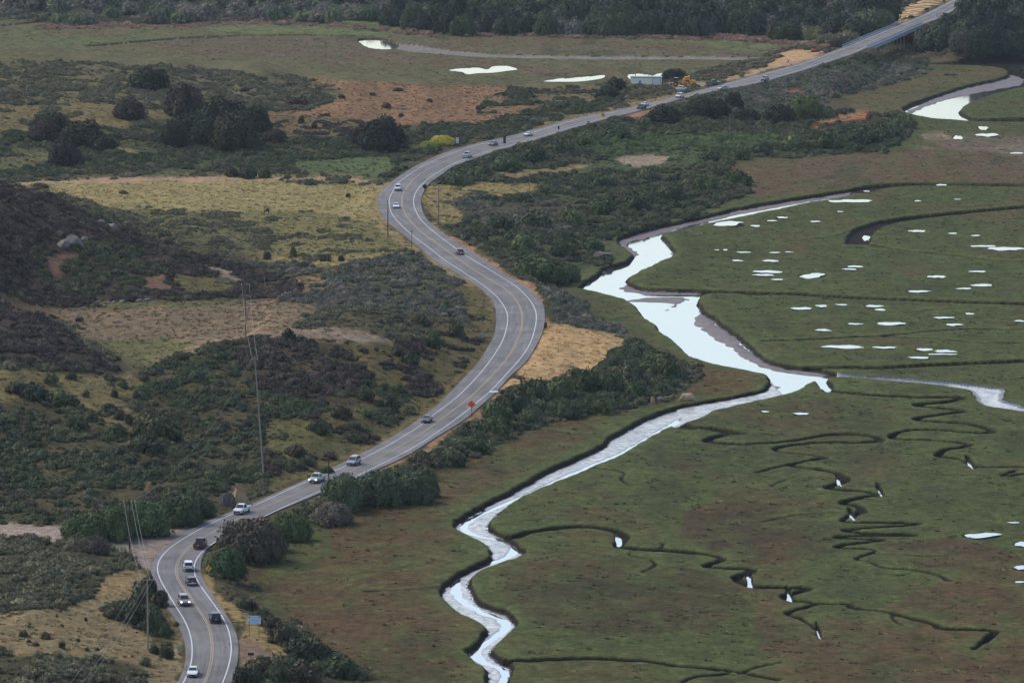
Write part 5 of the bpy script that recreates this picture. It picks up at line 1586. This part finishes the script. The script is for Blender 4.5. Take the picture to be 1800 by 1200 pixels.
orangen = simple_mat("orange_fence_mesh", S((206, 108, 78)), .8, var=.25); redn = simple_mat("red_silt_mesh", S((128, 66, 62)), .8, var=.3)
fence("safety_fence", [(1424,221),(1450,220),(1475,218),(1500,214),(1522,212)], .7, "low orange mesh fence along the clearing's near edge", orangen)
fence("safety_fence", [(1522,212),(1528,205),(1528,196)], 1.9, "tall orange mesh fence at the clearing's right end", orangen, 2.0)
fence("silt_fence", [(1438,92),(1465,84),(1495,75),(1520,66)], .9, "red mesh fence along the road's left edge before the bridge", redn)
fence("silt_fence", [(1548,40),(1565,27),(1583,12),(1600,0)], 1.0, "red mesh fence on the upper edge of the striped earth slope", redn)
fence("silt_fence", [(1245,138),(1258,136),(1270,133)], 1.3, "pinkish mesh fence behind the grey green pickup", simple_mat("pink_mesh", S((168,84,82)), .8))

# straw rolls across the bare slope left of the bridge
straw = simple_mat("straw_roll", S((112, 84, 58)), .95, var=.3)
for i in range(14):
    tt = i / 13; v = 46 - tt * 50
    ul = np.interp(v, [-4, 0, 28, 46], [1624, 1610, 1577, 1555]); ur = np.interp(v, [-4, 12, 32, 46], [1668, 1648, 1606, 1578])
    a, b_ = hit(ul, v + 1.5), hit(ur, v - .5)
    pts = [a.lerp(b_, j / 8) for j in range(9)]
    for q in pts: q.z = float(ground_z(q.x, q.y)) + .1
    m = MB(); m.tube(pts, .11, .11, 7)
    tag(m.build("straw_roll", straw), "brown straw roll laid across the bare slope by the bridge", "erosion roll", "straw rolls on the bare slope")

# ------------------------------------------------------------------ bridge
conc = simple_mat("bridge_concrete", S((150, 160, 172)), .8, var=.15, scale=.5); pilem = simple_mat("pile_concrete", S((150, 146, 140)), .85, var=.2)
railm = simple_mat("rail_paint", S((128, 146, 166)), .6); capm = simple_mat("cap_beam", S((112, 70, 72)), .8, var=.2)


def seg_between(line, y0, y1):
    m_ = (line[:, 1] > y0) & (line[:, 1] < y1); return line[m_]


ya, yb = unproj(1522, 85, 7.0)[1], unproj(1612, 45, 7.7)[1]
bm_ = (C3[:, 1] > ya) & (C3[:, 1] < yb)
BL, BR = left[bm_], right[bm_]
o = Vector(BL[len(BL) // 2]); bt = empty("bridge", o)
m = MB(); n_ = len(BL)
vs = []
for i in range(n_):
    L_, R_ = Vector(BL[i]) - o, Vector(BR[i]) - o; ax = (R_ - L_).normalized()
    L_, R_ = L_ - ax * .45, R_ + ax * .45
    vs += [L_ + Vector((0, 0, .12)), L_ - Vector((0, 0, 1.5)), R_ - Vector((0, 0, 1.5)), R_ + Vector((0, 0, .12)), L_ + ax * .42 + Vector((0, 0, .12)), R_ - ax * .42 + Vector((0, 0, .12)), L_ + ax * .42 - Vector((0, 0, .1)), R_ - ax * .42 - Vector((0, 0, .1))]
fs = []
for i in range(n_ - 1):
    a = i * 8; b_ = a + 8
    for p_, q_ in ((0, 1), (1, 2), (2, 3), (3, 5), (5, 7), (4, 0), (6, 4)): fs.append((a + p_, a + q_, b_ + q_, b_ + p_))
fs.append((0, 1, 2, 3, 5, 7, 6, 4))
e = (n_ - 1) * 8; fs.append(tuple(e + i for i in (4, 6, 7, 5, 3, 2, 1, 0)))
m.add(vs, fs).build("deck", conc, bt)
for side, ln in ((-1, BL), (1, BR)):
    pts = []
    for i in range(n_):
        ax = (Vector(BR[i]) - Vector(BL[i])).normalized(); pts.append(Vector(ln[i]) - o + ax * side * .25)
    rl = MB()
    for i in range(0, n_ - 2, 2):
        MB().box(pts[i] + Vector((0, 0, .5)), (.3, .34, .85)).build("railing_post", railm, bt)
    rl.tube([q + Vector((0, 0, .92)) for q in pts], .14, .14, 6); rl.tube([q + Vector((0, 0, .45)) for q in pts], .08, .08, 5)
    rl.build("railing", railm, bt)
for f_ in (.30, .68):
    i = int(n_ * f_); L_, R_ = Vector(BL[i]) - o, Vector(BR[i]) - o
    mid = (L_ + R_) / 2; mid.z = min(L_.z, R_.z) - 1.95
    ang = math.atan2((R_ - L_).y, (R_ - L_).x)
    MB().box(mid, ((R_ - L_).length + .4, 1.1, .9), rot=Matrix.Rotation(ang, 3, 'Z')).build("cap_beam", capm, bt)
    for k_ in range(7):
        q = L_.lerp(R_, (k_ + .3) / 6.6)
        MB().tube([(q.x, q.y, -o.z - 1.2), (q.x, q.y, mid.z - .4)], .3, .28, 10).build("pile", pilem, bt)
tag(bt, "pale concrete road bridge on rows of piles over the dark creek", "bridge")

# ------------------------------------------------------------------ white building by the highway
wallm = simple_mat("white_siding", S((252, 243, 226)), .6, var=.05, scale=.7); roofm = simple_mat("roof_edge", S((120, 132, 142)), .6, var=.1); doorm = simple_mat("door_grey", S((150, 160, 168)), .6)
p = hit(1132, 152); t = empty("white_building", p, math.radians(-6)); s = ppm(150)
MB().box((-.9, 2.5, 1.5), (8.2, 5, 3.4)).build("wall", wallm, t)
MB().box((4.8, 2.2, 1.45), (3.0, 4.4, 3.3)).build("side_annex", simple_mat("blue_white_siding", S((226, 226, 224)), .6, var=.05), t)
MB().box((.7, 2.5, 3.32), (11.9, 5.5, .26), bev=.04).build("roof", roofm, t)
for x in (3.25, 6.2): MB().box((x, -.03, 1.5), (.14, .1, 3.2)).build("downpipe", roofm, t)
MB().box((-1.5, -.02, 1.1), (.95, .08, 2.1)).build("door", doorm, t)
tag(t, "long white flat roofed building beside the highway and the pond", "building")

# ------------------------------------------------------------------ vehicles
pm, nt, b = new_mat("car_paint")
oi = nt.nodes.new("ShaderNodeObjectInfo"); tc = nt.nodes.new("ShaderNodeTexCoord")
nn = noise_node(nt, 2.5, 4, .6, tc.outputs["Object"])
nt.links.new(mixrgb(nt, oi.outputs["Color"], ramp(nt, nn.outputs[0], .3, .7, (.86, .85, .84), (1.04, 1.04, 1.04)), 1.0, 'MULTIPLY'), b.inputs["Base Color"])
b.inputs["Roughness"].default_value = .32; b.inputs["Coat Weight"].default_value = .4; b.inputs["Metallic"].default_value = .1
gl, nt, b = new_mat("tinted_glass"); b.inputs["Base Color"].default_value = (.035, .045, .055, 1); b.inputs["Roughness"].default_value = .08
tyrem = simple_mat("tyre_rubber", S((30, 30, 32)), .85); rimm = simple_mat("wheel_rim", S((150, 152, 156)), .35, .7)
lampm = simple_mat("headlamp_lens", S((210, 216, 222)), .15); lampon = simple_mat("headlamp_lit", (1.0, .96, .86), .3, emit=2.2)
tailm = simple_mat("tail_lamp_red", S((140, 22, 24)), .25); trimm = simple_mat("black_trim", S((34, 35, 38)), .6); platem = simple_mat("number_plate", S((196, 200, 206)), .5)

SPEC = {  # length, hull stations (y, halfwidth, z low, z high), cabin base (y0, y1, half, z), roof (y0, y1, half, z), wheel y, wheel radius
 'sedan': (4.75, [(-2.37,.72,.38,.84),(-2.2,.86,.27,.98),(-1.3,.91,.22,1.02),(0,.92,.22,.98),(1.15,.91,.22,.95),(2.05,.86,.26,.80),(2.37,.70,.36,.62)], (-1.85,1.15,.84,.96), (-1.0,.15,.60,1.45), 1.42, .33),
 'hatch': (4.3, [(-2.15,.76,.38,.92),(-2.0,.88,.27,1.04),(-1.2,.90,.22,1.03),(0,.90,.22,.99),(1.1,.89,.22,.97),(1.85,.85,.26,.84),(2.15,.68,.36,.64)], (-2.08,1.1,.83,.98), (-1.6,.1,.62,1.52), 1.3, .33),
 'suv': (4.75, [(-2.37,.80,.45,1.02),(-2.25,.93,.34,1.14),(-1.3,.96,.30,1.13),(0,.96,.30,1.09),(1.15,.95,.30,1.09),(2.05,.90,.34,1.0),(2.37,.74,.44,.78)], (-2.3,1.1,.89,1.08), (-1.95,.3,.70,1.80), 1.42, .38),
 'van': (4.9, [(-2.45,.82,.40,1.0),(-2.3,.95,.30,1.1),(-1.3,.97,.26,1.1),(0,.97,.26,1.06),(1.4,.95,.26,1.04),(2.15,.88,.30,.90),(2.45,.72,.40,.70)], (-2.4,1.6,.90,1.04), (-2.1,.55,.72,1.78), 1.5, .35),
 'pickup': (5.7, [(-.75,.96,.36,1.16),(0,.97,.36,1.14),(1.1,.97,.36,1.14),(2.4,.94,.38,1.08),(2.72,.90,.40,1.0),(2.85,.78,.48,.82)], (-.78,1.45,.90,1.12), (-.5,.7,.70,1.88), 1.75, .40),
}


def make_car(kind, lit=False):
    L, st, cb, rf, wy, wr_ = SPEC[kind]
    t = empty("car" if kind != 'pickup' else "pickup_truck", (0, 0, 0)); m = MB()
    vs = []
    for (y, w, zl, zh) in st:
        vs += [(-w * .90, y, zl), (-w, y, zl + .16), (-w, y, zh - .16), (-w * .90, y, zh), (w * .90, y, zh), (w, y, zh - .16), (w, y, zl + .16), (w * .90, y, zl)]
    n_ = len(st); fs = []
    for i in range(n_ - 1):
        for k in range(8):
            a = i * 8 + k; b_ = i * 8 + (k + 1) % 8; fs.append((a, b_, b_ + 8, a + 8))
    fs.append(tuple(range(8))); fs.append(tuple(range(n_ * 8 - 1, n_ * 8 - 9, -1)))
    m.add(vs, fs)
    # cabin shell with a crowned roof
    y0, y1, hw, z0 = cb; r0, r1, rw, z1 = rf
    rings = [(y0, y1, hw, z0 - .04), (y0 + (r0 - y0) * .93, y1 + (r1 - y1) * .93, hw + (rw - hw) * .93, z0 + (z1 - z0) * .93), (r0 + .12, r1 - .12, rw - .07, z1)]
    vs = []
    for a, b_, w, z in rings: vs += [(-w, a, z), (w, a, z), (w, b_, z), (-w, b_, z)]
    fs = []
    for k in range(2):
        for i in range(4): fs.append((k * 4 + i, k * 4 + (i + 1) % 4, k * 4 + 4 + (i + 1) % 4, k * 4 + 4 + i))
    fs.append((8, 9, 10, 11))
    m.add(vs, fs)
    if kind == 'pickup':
        m.box((0, -1.8, .62), (1.86, 2.1, .30)); m.box((-.91, -1.8, .95), (.09, 2.1, .42)); m.box((.91, -1.8, .95), (.09, 2.1, .42)); m.box((0, -2.82, .95), (1.86, .08, .44))
        m.box((0, -1.8, .40), (1.7, 2.0, .16))
    body = m.build("body", pm, t)
    if kind != 'pickup':
        bv = body.modifiers.new("bevel", 'BEVEL'); bv.width = .05; bv.segments = 2; bv.limit_method = 'ANGLE'; bv.angle_limit = .5

    def pane(name, q, inset=.10):
        c = sum((Vector(p) for p in q), Vector()) / 4; nrm = (Vector(q[1]) - Vector(q[0])).cross(Vector(q[3]) - Vector(q[0])).normalized()
        if nrm.dot(c - Vector((0, 0, 1.0))) < 0: nrm = -nrm
        pts = [Vector(p).lerp(c, inset) + nrm * .015 for p in q]
        MB().add(pts, [(0, 1, 2, 3)]).build(name, gl, t)
    A_, B_ = rings[0], rings[1]
    za, zb = A_[3] + .08, B_[3]

    def lp(f, z):
        k = (z - A_[3]) / (B_[3] - A_[3]); return tuple(A_[i] + (B_[i] - A_[i]) * k for i in range(3))
    a0, a1, aw = lp(0, za); b0, b1, bw = lp(0, zb)
    pane("windscreen", [(-aw, a1, za), (aw, a1, za), (bw, b1, zb), (-bw, b1, zb)], .09)
    pane("rear_window", [(-aw, a0, za), (aw, a0, za), (bw, b0, zb), (-bw, b0, zb)], .12)
    for sx in (-1, 1):
        pane("side_window", [(sx * aw, a0 + .12, za), (sx * aw, a1 - .12, za), (sx * bw, b1 - .08, zb), (sx * bw, b0 + .08, zb)], .10)
    hw0 = st[n_ // 2][1]
    for sx in (-1, 1):
        for yy in (wy, -wy):
            w = MB(); ang = np.linspace(0, 6.2832, 21)[:-1]
            vs = [(x, wr_ * math.cos(a), wr_ * math.sin(a)) for x in (-.12, .12) for a in ang]
            w.add(vs, [tuple(range(20))[::-1], tuple(range(20, 40))] + [(i, (i + 1) % 20, 20 + (i + 1) % 20, 20 + i) for i in range(20)])
            o = w.build("wheel", tyrem, t); o.location = (sx * (hw0 - .09), yy, wr_)
            rm_ = MB(); vs = [(x, wr_ * .62 * math.cos(a), wr_ * .62 * math.sin(a)) for x in (sx * .10, sx * .135) for a in ang]
            rm_.add(vs, [tuple(range(20))[::-1], tuple(range(20, 40))] + [(i, (i + 1) % 20, 20 + (i + 1) % 20, 20 + i) for i in range(20)])
            rm_.build("rim", rimm, o)
    yf = st[-1][0]; wf = st[-2][1]; zf = st[-2][3]
    yr = -2.86 if kind == 'pickup' else st[0][0]; zr = 1.16 if kind == 'pickup' else st[1][3]; wr2 = .95 if kind == 'pickup' else st[1][1]
    for sx in (-1, 1):
        MB().box((sx * (wf - .2), yf - .12, zf - .17), (.34, .3, .17), bev=.03).build("headlight", lampon if lit else lampm, t)
        MB().box((sx * (wr2 - .12), yr + .03, zr - .22), (.2, .1, .28 if kind in ('suv', 'van', 'pickup') else .16), bev=.02).build("tail_light", tailm, t)
        MB().box((sx * (hw0 + .10), y1 - .45, z0 + .10), (.2, .12, .14), bev=.03).build("mirror", trimm, t)
    MB().box((0, yf - .02, st[-1][2] + .12), (1.25, .1, .22), bev=.02).build("grille", trimm, t)
    MB().box((0, yr + .0, .52 if kind != 'pickup' else .62), (1.5, .14, .2), bev=.03).build("rear_bumper", trimm if kind in ('suv', 'pickup') else platem, t)
    MB().box((0, yr - .05, zr - .32), (.34, .03, .16)).build("number_plate", platem, t)
    return t


PROTO = {}


def car(kind, u, v, away, rgb, label, lit=False, head=None, bed=None):
    key = (kind, lit)
    z = float(road_z(v)); x, y, _ = unproj(u, v, z)
    i = int(((C3[:, 0] - x) ** 2 + (C3[:, 1] - y) ** 2).argmin()); i = min(max(i, 2), len(C3) - 3)
    d = C3[i + 2] - C3[i - 2]; ang = math.atan2(d[1], d[0]) - math.pi / 2
    if not away: ang += math.pi
    if head is not None: ang = head
    if key not in PROTO:
        t = make_car(kind, lit); PROTO[key] = t
    else:
        t = copy_tree(PROTO[key], None, tree_map(PROTO[key]))
    L = SPEC[kind][0]
    back = abs(math.cos(ang)) * L / 2
    y += back                                         # the traced point is the nearest bottom edge
    zz = z + .03 if head is None else max(z, float(ground_z(x, y))) + .03
    t.location = (x, y, zz); t.rotation_euler = (0, 0, ang)
    for c in t.children:
        if c.name.startswith("body"): c.color = (*S(rgb), 1)
    return tag(t, label, "pickup" if kind == 'pickup' else ("van" if kind == 'van' else "car"), "vehicles on the highway")


WH = (226, 232, 238)
car('sedan', 338, 1191, False, WH, "white sedan heading towards the viewer at the bottom of the highway")
car('suv', 377, 1096, True, (38, 42, 52), "black hatchback SUV driving away beside the white line")
car('suv', 322, 1066, False, (150, 146, 142), "silver grey SUV with lit headlights on the lower bend", True)
car('hatch', 335, 1030, True, (66, 44, 54), "dark maroon car right behind the white SUV")
car('suv', 330, 1005, True, WH, "white SUV driving away between the two maroon vehicles")
car('pickup', 351, 966, True, (92, 36, 46), "maroon pickup driving away at the gravel turnout")
car('pickup', 424, 905, False, WH, "white pickup coming past the tan rock cut")
car('pickup', 557, 850, False, (170, 190, 188), "pale green grey pickup with lit headlights beside the dark pole", True)
car('van', 621, 819, False, (150, 152, 168), "silver grey minivan left of the roadside willow row")
car('sedan', 750, 744, False, (66, 76, 92), "dark blue grey sedan left of the red construction sign")
car('hatch', 808, 448, True, (128, 28, 46), "red car driving away into the upper bend")
car('sedan', 696, 367, False, WH, "white sedan in the upper bend, nearer of two white cars")
car('suv', 699, 336, False, WH, "white SUV in the upper bend, farther of two white cars")
car('pickup', 821, 278, True, WH, "white pickup driving away past the yellow flowering bush")
car('sedan', 867, 257, False, (92, 92, 102), "dark grey sedan coming beside the black backed sign")
car('sedan', 928, 240, False, (214, 226, 234), "small white sedan alone on the straight below the brown verge")
car('pickup', 1128, 193, False, (44, 50, 62), "dark pickup right in front of a white car on the straight")
car('sedan', 1133, 187, False, (214, 224, 232), "white car half hidden behind the dark pickup")
car('suv', 1195, 173, False, WH, "white SUV just below the yellow machine on the highway")
car('pickup', 1254, 149, True, (104, 118, 118), "grey green pickup seen side on, turning onto the highway", head=-math.pi / 2 + .1)
car('sedan', 1271, 159, False, (170, 180, 186), "pale silver car just below the side on grey green pickup", head=math.radians(125))
car('suv', 1345, 143, False, (120, 134, 146), "blue grey SUV left of the earthworks on the highway")
car('van', 1683, 12, False, (88, 88, 98), "dark grey van at the top of the highway beyond the bridge")
car('pickup', 1198, 161, True, WH, "parked white pickup with dark bed beside the yellow machine", head=-.5)

# ------------------------------------------------------------------ machines and the worker
yel = simple_mat("machine_yellow", S((226, 160, 40)), .5, var=.18, scale=.9); orn = simple_mat("machine_orange", S((190, 110, 50)), .55, var=.2); pinkm = simple_mat("faded_red_machine", S((176, 104, 100)), .6, var=.2)


def mwheel(t, x, y, r, w=.5):
    m = MB(); ang = np.linspace(0, 6.2832, 19)[:-1]
    vs = [(xx, r * math.cos(a), r * math.sin(a)) for xx in (-w / 2, w / 2) for a in ang]
    m.add(vs, [tuple(range(18))[::-1], tuple(range(18, 36))] + [(i, (i + 1) % 18, 18 + (i + 1) % 18, 18 + i) for i in range(18)])
    o = m.build("wheel", tyrem, t); o.location = (x, y, r)
    q = MB(); s_ = 1 if x > 0 else -1; vs = [(xx, r * .5 * math.cos(a), r * .5 * math.sin(a)) for xx in (s_ * w * .4, s_ * w * .55) for a in ang]
    q.add(vs, [tuple(range(18))[::-1], tuple(range(18, 36))] + [(i, (i + 1) % 18, 18 + (i + 1) % 18, 18 + i) for i in range(18)]); q.build("rim", yel, o)


p = hit(1212, 151); t = empty("yellow_machine", p, math.radians(90))           # long axis across the view, hood to the right
MB().box((0, 1.2, 1.5), (2.0, 2.6, 2.2), bev=.12).box((0, .9, 2.95), (1.9, 1.9, .9), bev=.1).build("hopper_body", yel, t)
MB().add([(-.95, 2.1, 2.6), (.95, 2.1, 2.6), (.95, .0, 3.9), (-.95, .0, 3.9), (-.95, 2.1, 2.3), (.95, 2.1, 2.3), (.95, .0, 3.5), (-.95, .0, 3.5)], [(0, 1, 2, 3), (7, 6, 5, 4), (0, 4, 5, 1), (1, 5, 6, 2), (2, 6, 7, 3), (3, 7, 4, 0)]).build("raised_lid", yel, t)
MB().box((0, -1.2, 1.35), (1.8, 2.4, 1.5), bev=.12).build("engine_hood", yel, t)
MB().tube([(.3, -1.2, 2.0), (.3, -1.2, 3.5)], .12, .1, 10).build("exhaust", steel, t)
MB().box((0, 0, .55), (1.7, 5.0, .35), bev=.05).build("chassis", trimm, t)
MB().box((-1.0, .9, 1.9), (.06, 1.5, .5)).box((-1.03, .2, 1.3), (.06, .5, .8)).build("side_panel", trimm, t)
for x in (-.95, .95):
    for y in (-1.7, 1.7): mwheel(t, x, y, .62, .45)
tag(t, "tall yellow construction machine with raised top parked beside the highway", "construction machine")

p = hit(1192, 152); t = empty("orange_tractor", p, math.radians(80))
MB().box((0, -.7, 1.25), (1.0, 1.9, .8), bev=.1).build("hood", orn, t)
MB().box((0, .8, 1.1), (1.3, 1.4, .5), bev=.05).box((0, .7, 1.7), (.6, .6, .7), bev=.08).build("seat_deck", trimm, t)
for x in (-.62, .62):
    for y in (.2, 1.35): MB().box((x, y, 2.2), (.08, .08, 1.9)).build("canopy_post", trimm, t)
MB().box((0, .78, 3.2), (1.6, 1.6, .12), bev=.04).build("canopy", simple_mat("canopy_cream", S((190, 184, 160)), .6), t)
for x in (-.85, .85): mwheel(t, x, .9, .85, .45); mwheel(t, x, -1.3, .55, .35)
MB().box((0, 2.6, .8), (2.0, .5, .9), bev=.08).box((-.5, 2.0, .8), (.15, 1.0, .2)).box((.5, 2.0, .8), (.15, 1.0, .2)).build("bucket", trimm, t)
tag(t, "orange tractor with cream canopy left of the tall yellow machine", "tractor")

p = hit(1432, 92); t = empty("mini_excavator", p, math.radians(70))
for x in (-.7, .7):
    m = MB(); m.box((x, 0, .35), (.45, 2.6, .6), bev=.2); m.build("track", trimm, t)
MB().box((0, .2, 1.05), (1.7, 2.0, .7), bev=.1).build("house", pinkm, t)
MB().box((-.2, -.1, 1.95), (1.1, 1.2, 1.2), bev=.08).build("cab", simple_mat("cab_dark", S((84, 66, 70)), .3), t)
MB().box((-.2, -.1, 2.62), (1.3, 1.4, .12), bev=.04).build("cab_roof", pinkm, t)
MB().tube([(.4, -.9, 1.2), (.4, -2.0, 2.8), (.4, -3.3, 2.4)], .18, .13, 8).tube([(.4, -3.3, 2.4), (.4, -3.7, 1.0)], .13, .1, 8).build("boom", pinkm, t)
MB().box((.4, -3.75, .75), (.7, .5, .6), bev=.06).build("bucket", trimm, t)
tag(t, "small faded red excavator on the bare tan earth by the road", "excavator")

# worker: skinned figure, standing, hard hat and vest
skinm = simple_mat("skin", S((168, 124, 100)), .6, var=.05); vestm = simple_mat("vest_cloth", S((226, 196, 170)), .8); jeans = simple_mat("trousers", S((70, 58, 54)), .85); hatm = simple_mat("hard_hat", S((236, 232, 226)), .4)
p = hit(1385.5, 111.5)
J = {'pel': (0, 0, .95, .13, .10), 'sp': (0, 0, 1.15, .13, .10), 'ch': (0, .0, 1.36, .17, .11), 'nk': (0, 0, 1.52, .055, .055), 'hd0': (0, -.01, 1.60, .075, .085), 'hd1': (0, -.01, 1.74, .07, .08)}
for sx, n_ in ((-1, 'l'), (1, 'r')):
    J.update({n_ + 'hip': (sx * .10, 0, .90, .085, .085), n_ + 'kn': (sx * .11, -.02 - .06 * sx, .50, .06, .06), n_ + 'an': (sx * .12, .02 - .10 * sx, .09, .042, .045), n_ + 'to': (sx * .13, -.13 - .10 * sx, .04, .04, .03),
              n_ + 'sh': (sx * .20, 0, 1.44, .06, .06), n_ + 'el': (sx * .27, .03, 1.16, .045, .045), n_ + 'wr': (sx * .25, -.10, .94, .03, .03), n_ + 'pa': (sx * .25, -.13, .86, .034, .018)})
    for f in range(4): J[n_ + 'f%d' % f] = (sx * .25 + (f - 1.5) * .017, -.15, .785 - .008 * (f in (1, 2)), .009, .009)
    J[n_ + 'th'] = (sx * .215, -.16, .84, .010, .010)
names = list(J); E = [('pel', 'sp'), ('sp', 'ch'), ('ch', 'nk'), ('nk', 'hd0'), ('hd0', 'hd1')]
for n_ in 'lr':
    E += [('pel', n_ + 'hip'), (n_ + 'hip', n_ + 'kn'), (n_ + 'kn', n_ + 'an'), (n_ + 'an', n_ + 'to'), ('ch', n_ + 'sh'), (n_ + 'sh', n_ + 'el'), (n_ + 'el', n_ + 'wr'), (n_ + 'wr', n_ + 'pa'), (n_ + 'pa', n_ + 'th')] + [(n_ + 'pa', n_ + 'f%d' % f) for f in range(4)]
me = bpy.data.meshes.new("person"); me.from_pydata([J[k][:3] for k in names], [(names.index(a), names.index(b_)) for a, b_ in E], [])
t = link("person", me, mats=[skinm]); t.location = p; t.rotation_euler = (0, 0, .5)
sk = t.modifiers.new("skin", 'SKIN'); ss_ = t.modifiers.new("smooth", 'SUBSURF'); ss_.levels = ss_.render_levels = 1
for i, k in enumerate(names):
    me.skin_vertices[0].data[i].radius = J[k][3:5]
me.skin_vertices[0].data[0].use_root = True


def garment(name, keys, edges, grow, mat):
    g_ = bpy.data.meshes.new(name); g_.from_pydata([J[k][:3] for k in keys], [(keys.index(a), keys.index(b_)) for a, b_ in edges], [])
    o = link(name, g_, t, [mat]); o.modifiers.new("skin", 'SKIN'); s2 = o.modifiers.new("smooth", 'SUBSURF'); s2.levels = s2.render_levels = 1
    for i, k in enumerate(keys): g_.skin_vertices[0].data[i].radius = (J[k][3] + grow, J[k][4] + grow)
    g_.skin_vertices[0].data[0].use_root = True


garment("safety_vest", ['sp', 'ch', 'lsh', 'rsh'], [('sp', 'ch'), ('ch', 'lsh'), ('ch', 'rsh')], .03, vestm)
garment("trousers", ['pel', 'lhip', 'lkn', 'lan', 'rhip', 'rkn', 'ran'], [('pel', 'lhip'), ('lhip', 'lkn'), ('lkn', 'lan'), ('pel', 'rhip'), ('rhip', 'rkn'), ('rkn', 'ran')], .022, jeans)
m = MB()
for k in range(5):
    z = 1.72 + .13 * math.sin(k / 4 * 1.5); r_h = .135 * math.cos(k / 4 * 1.45)
    m.v += [(r_h * math.cos(a), r_h * 1.15 * math.sin(a) - .01, z) for a in np.linspace(0, 6.2832, 15)[:-1]]
for k in range(4):
    for i in range(14): m.f.append((k * 14 + i, k * 14 + (i + 1) % 14, k * 14 + 14 + (i + 1) % 14, k * 14 + 14 + i)); m.m.append(0)
m.f.append(tuple(range(56, 70))); m.m.append(0)
m.box((0, -.17, 1.725), (.2, .12, .015))
m.build("hard_hat", hatm, t)
tag(t, "worker in pale vest and white hard hat standing on the bare earth", "person")

# ------------------------------------------------------------------ air
hz = MB(); hz.box((0, 500, 96), (1400, 5200, 208))
hm_ = bpy.data.materials.new("haze_air"); hm_.use_nodes = True
nt = hm_.node_tree
for n_ in list(nt.nodes):
    if n_.type != 'OUTPUT_MATERIAL': nt.nodes.remove(n_)
pv_ = nt.nodes.new("ShaderNodeVolumePrincipled")
pv_.inputs["Color"].default_value = (0.72, 0.84, 1.0, 1); pv_.inputs["Density"].default_value = 0.000023; pv_.inputs["Anisotropy"].default_value = 0.3
nt.links.new(pv_.outputs[0], [n_ for n_ in nt.nodes if n_.type == 'OUTPUT_MATERIAL'][0].inputs["Volume"])
tag(hz.build("haze", hm_), kind="stuff")
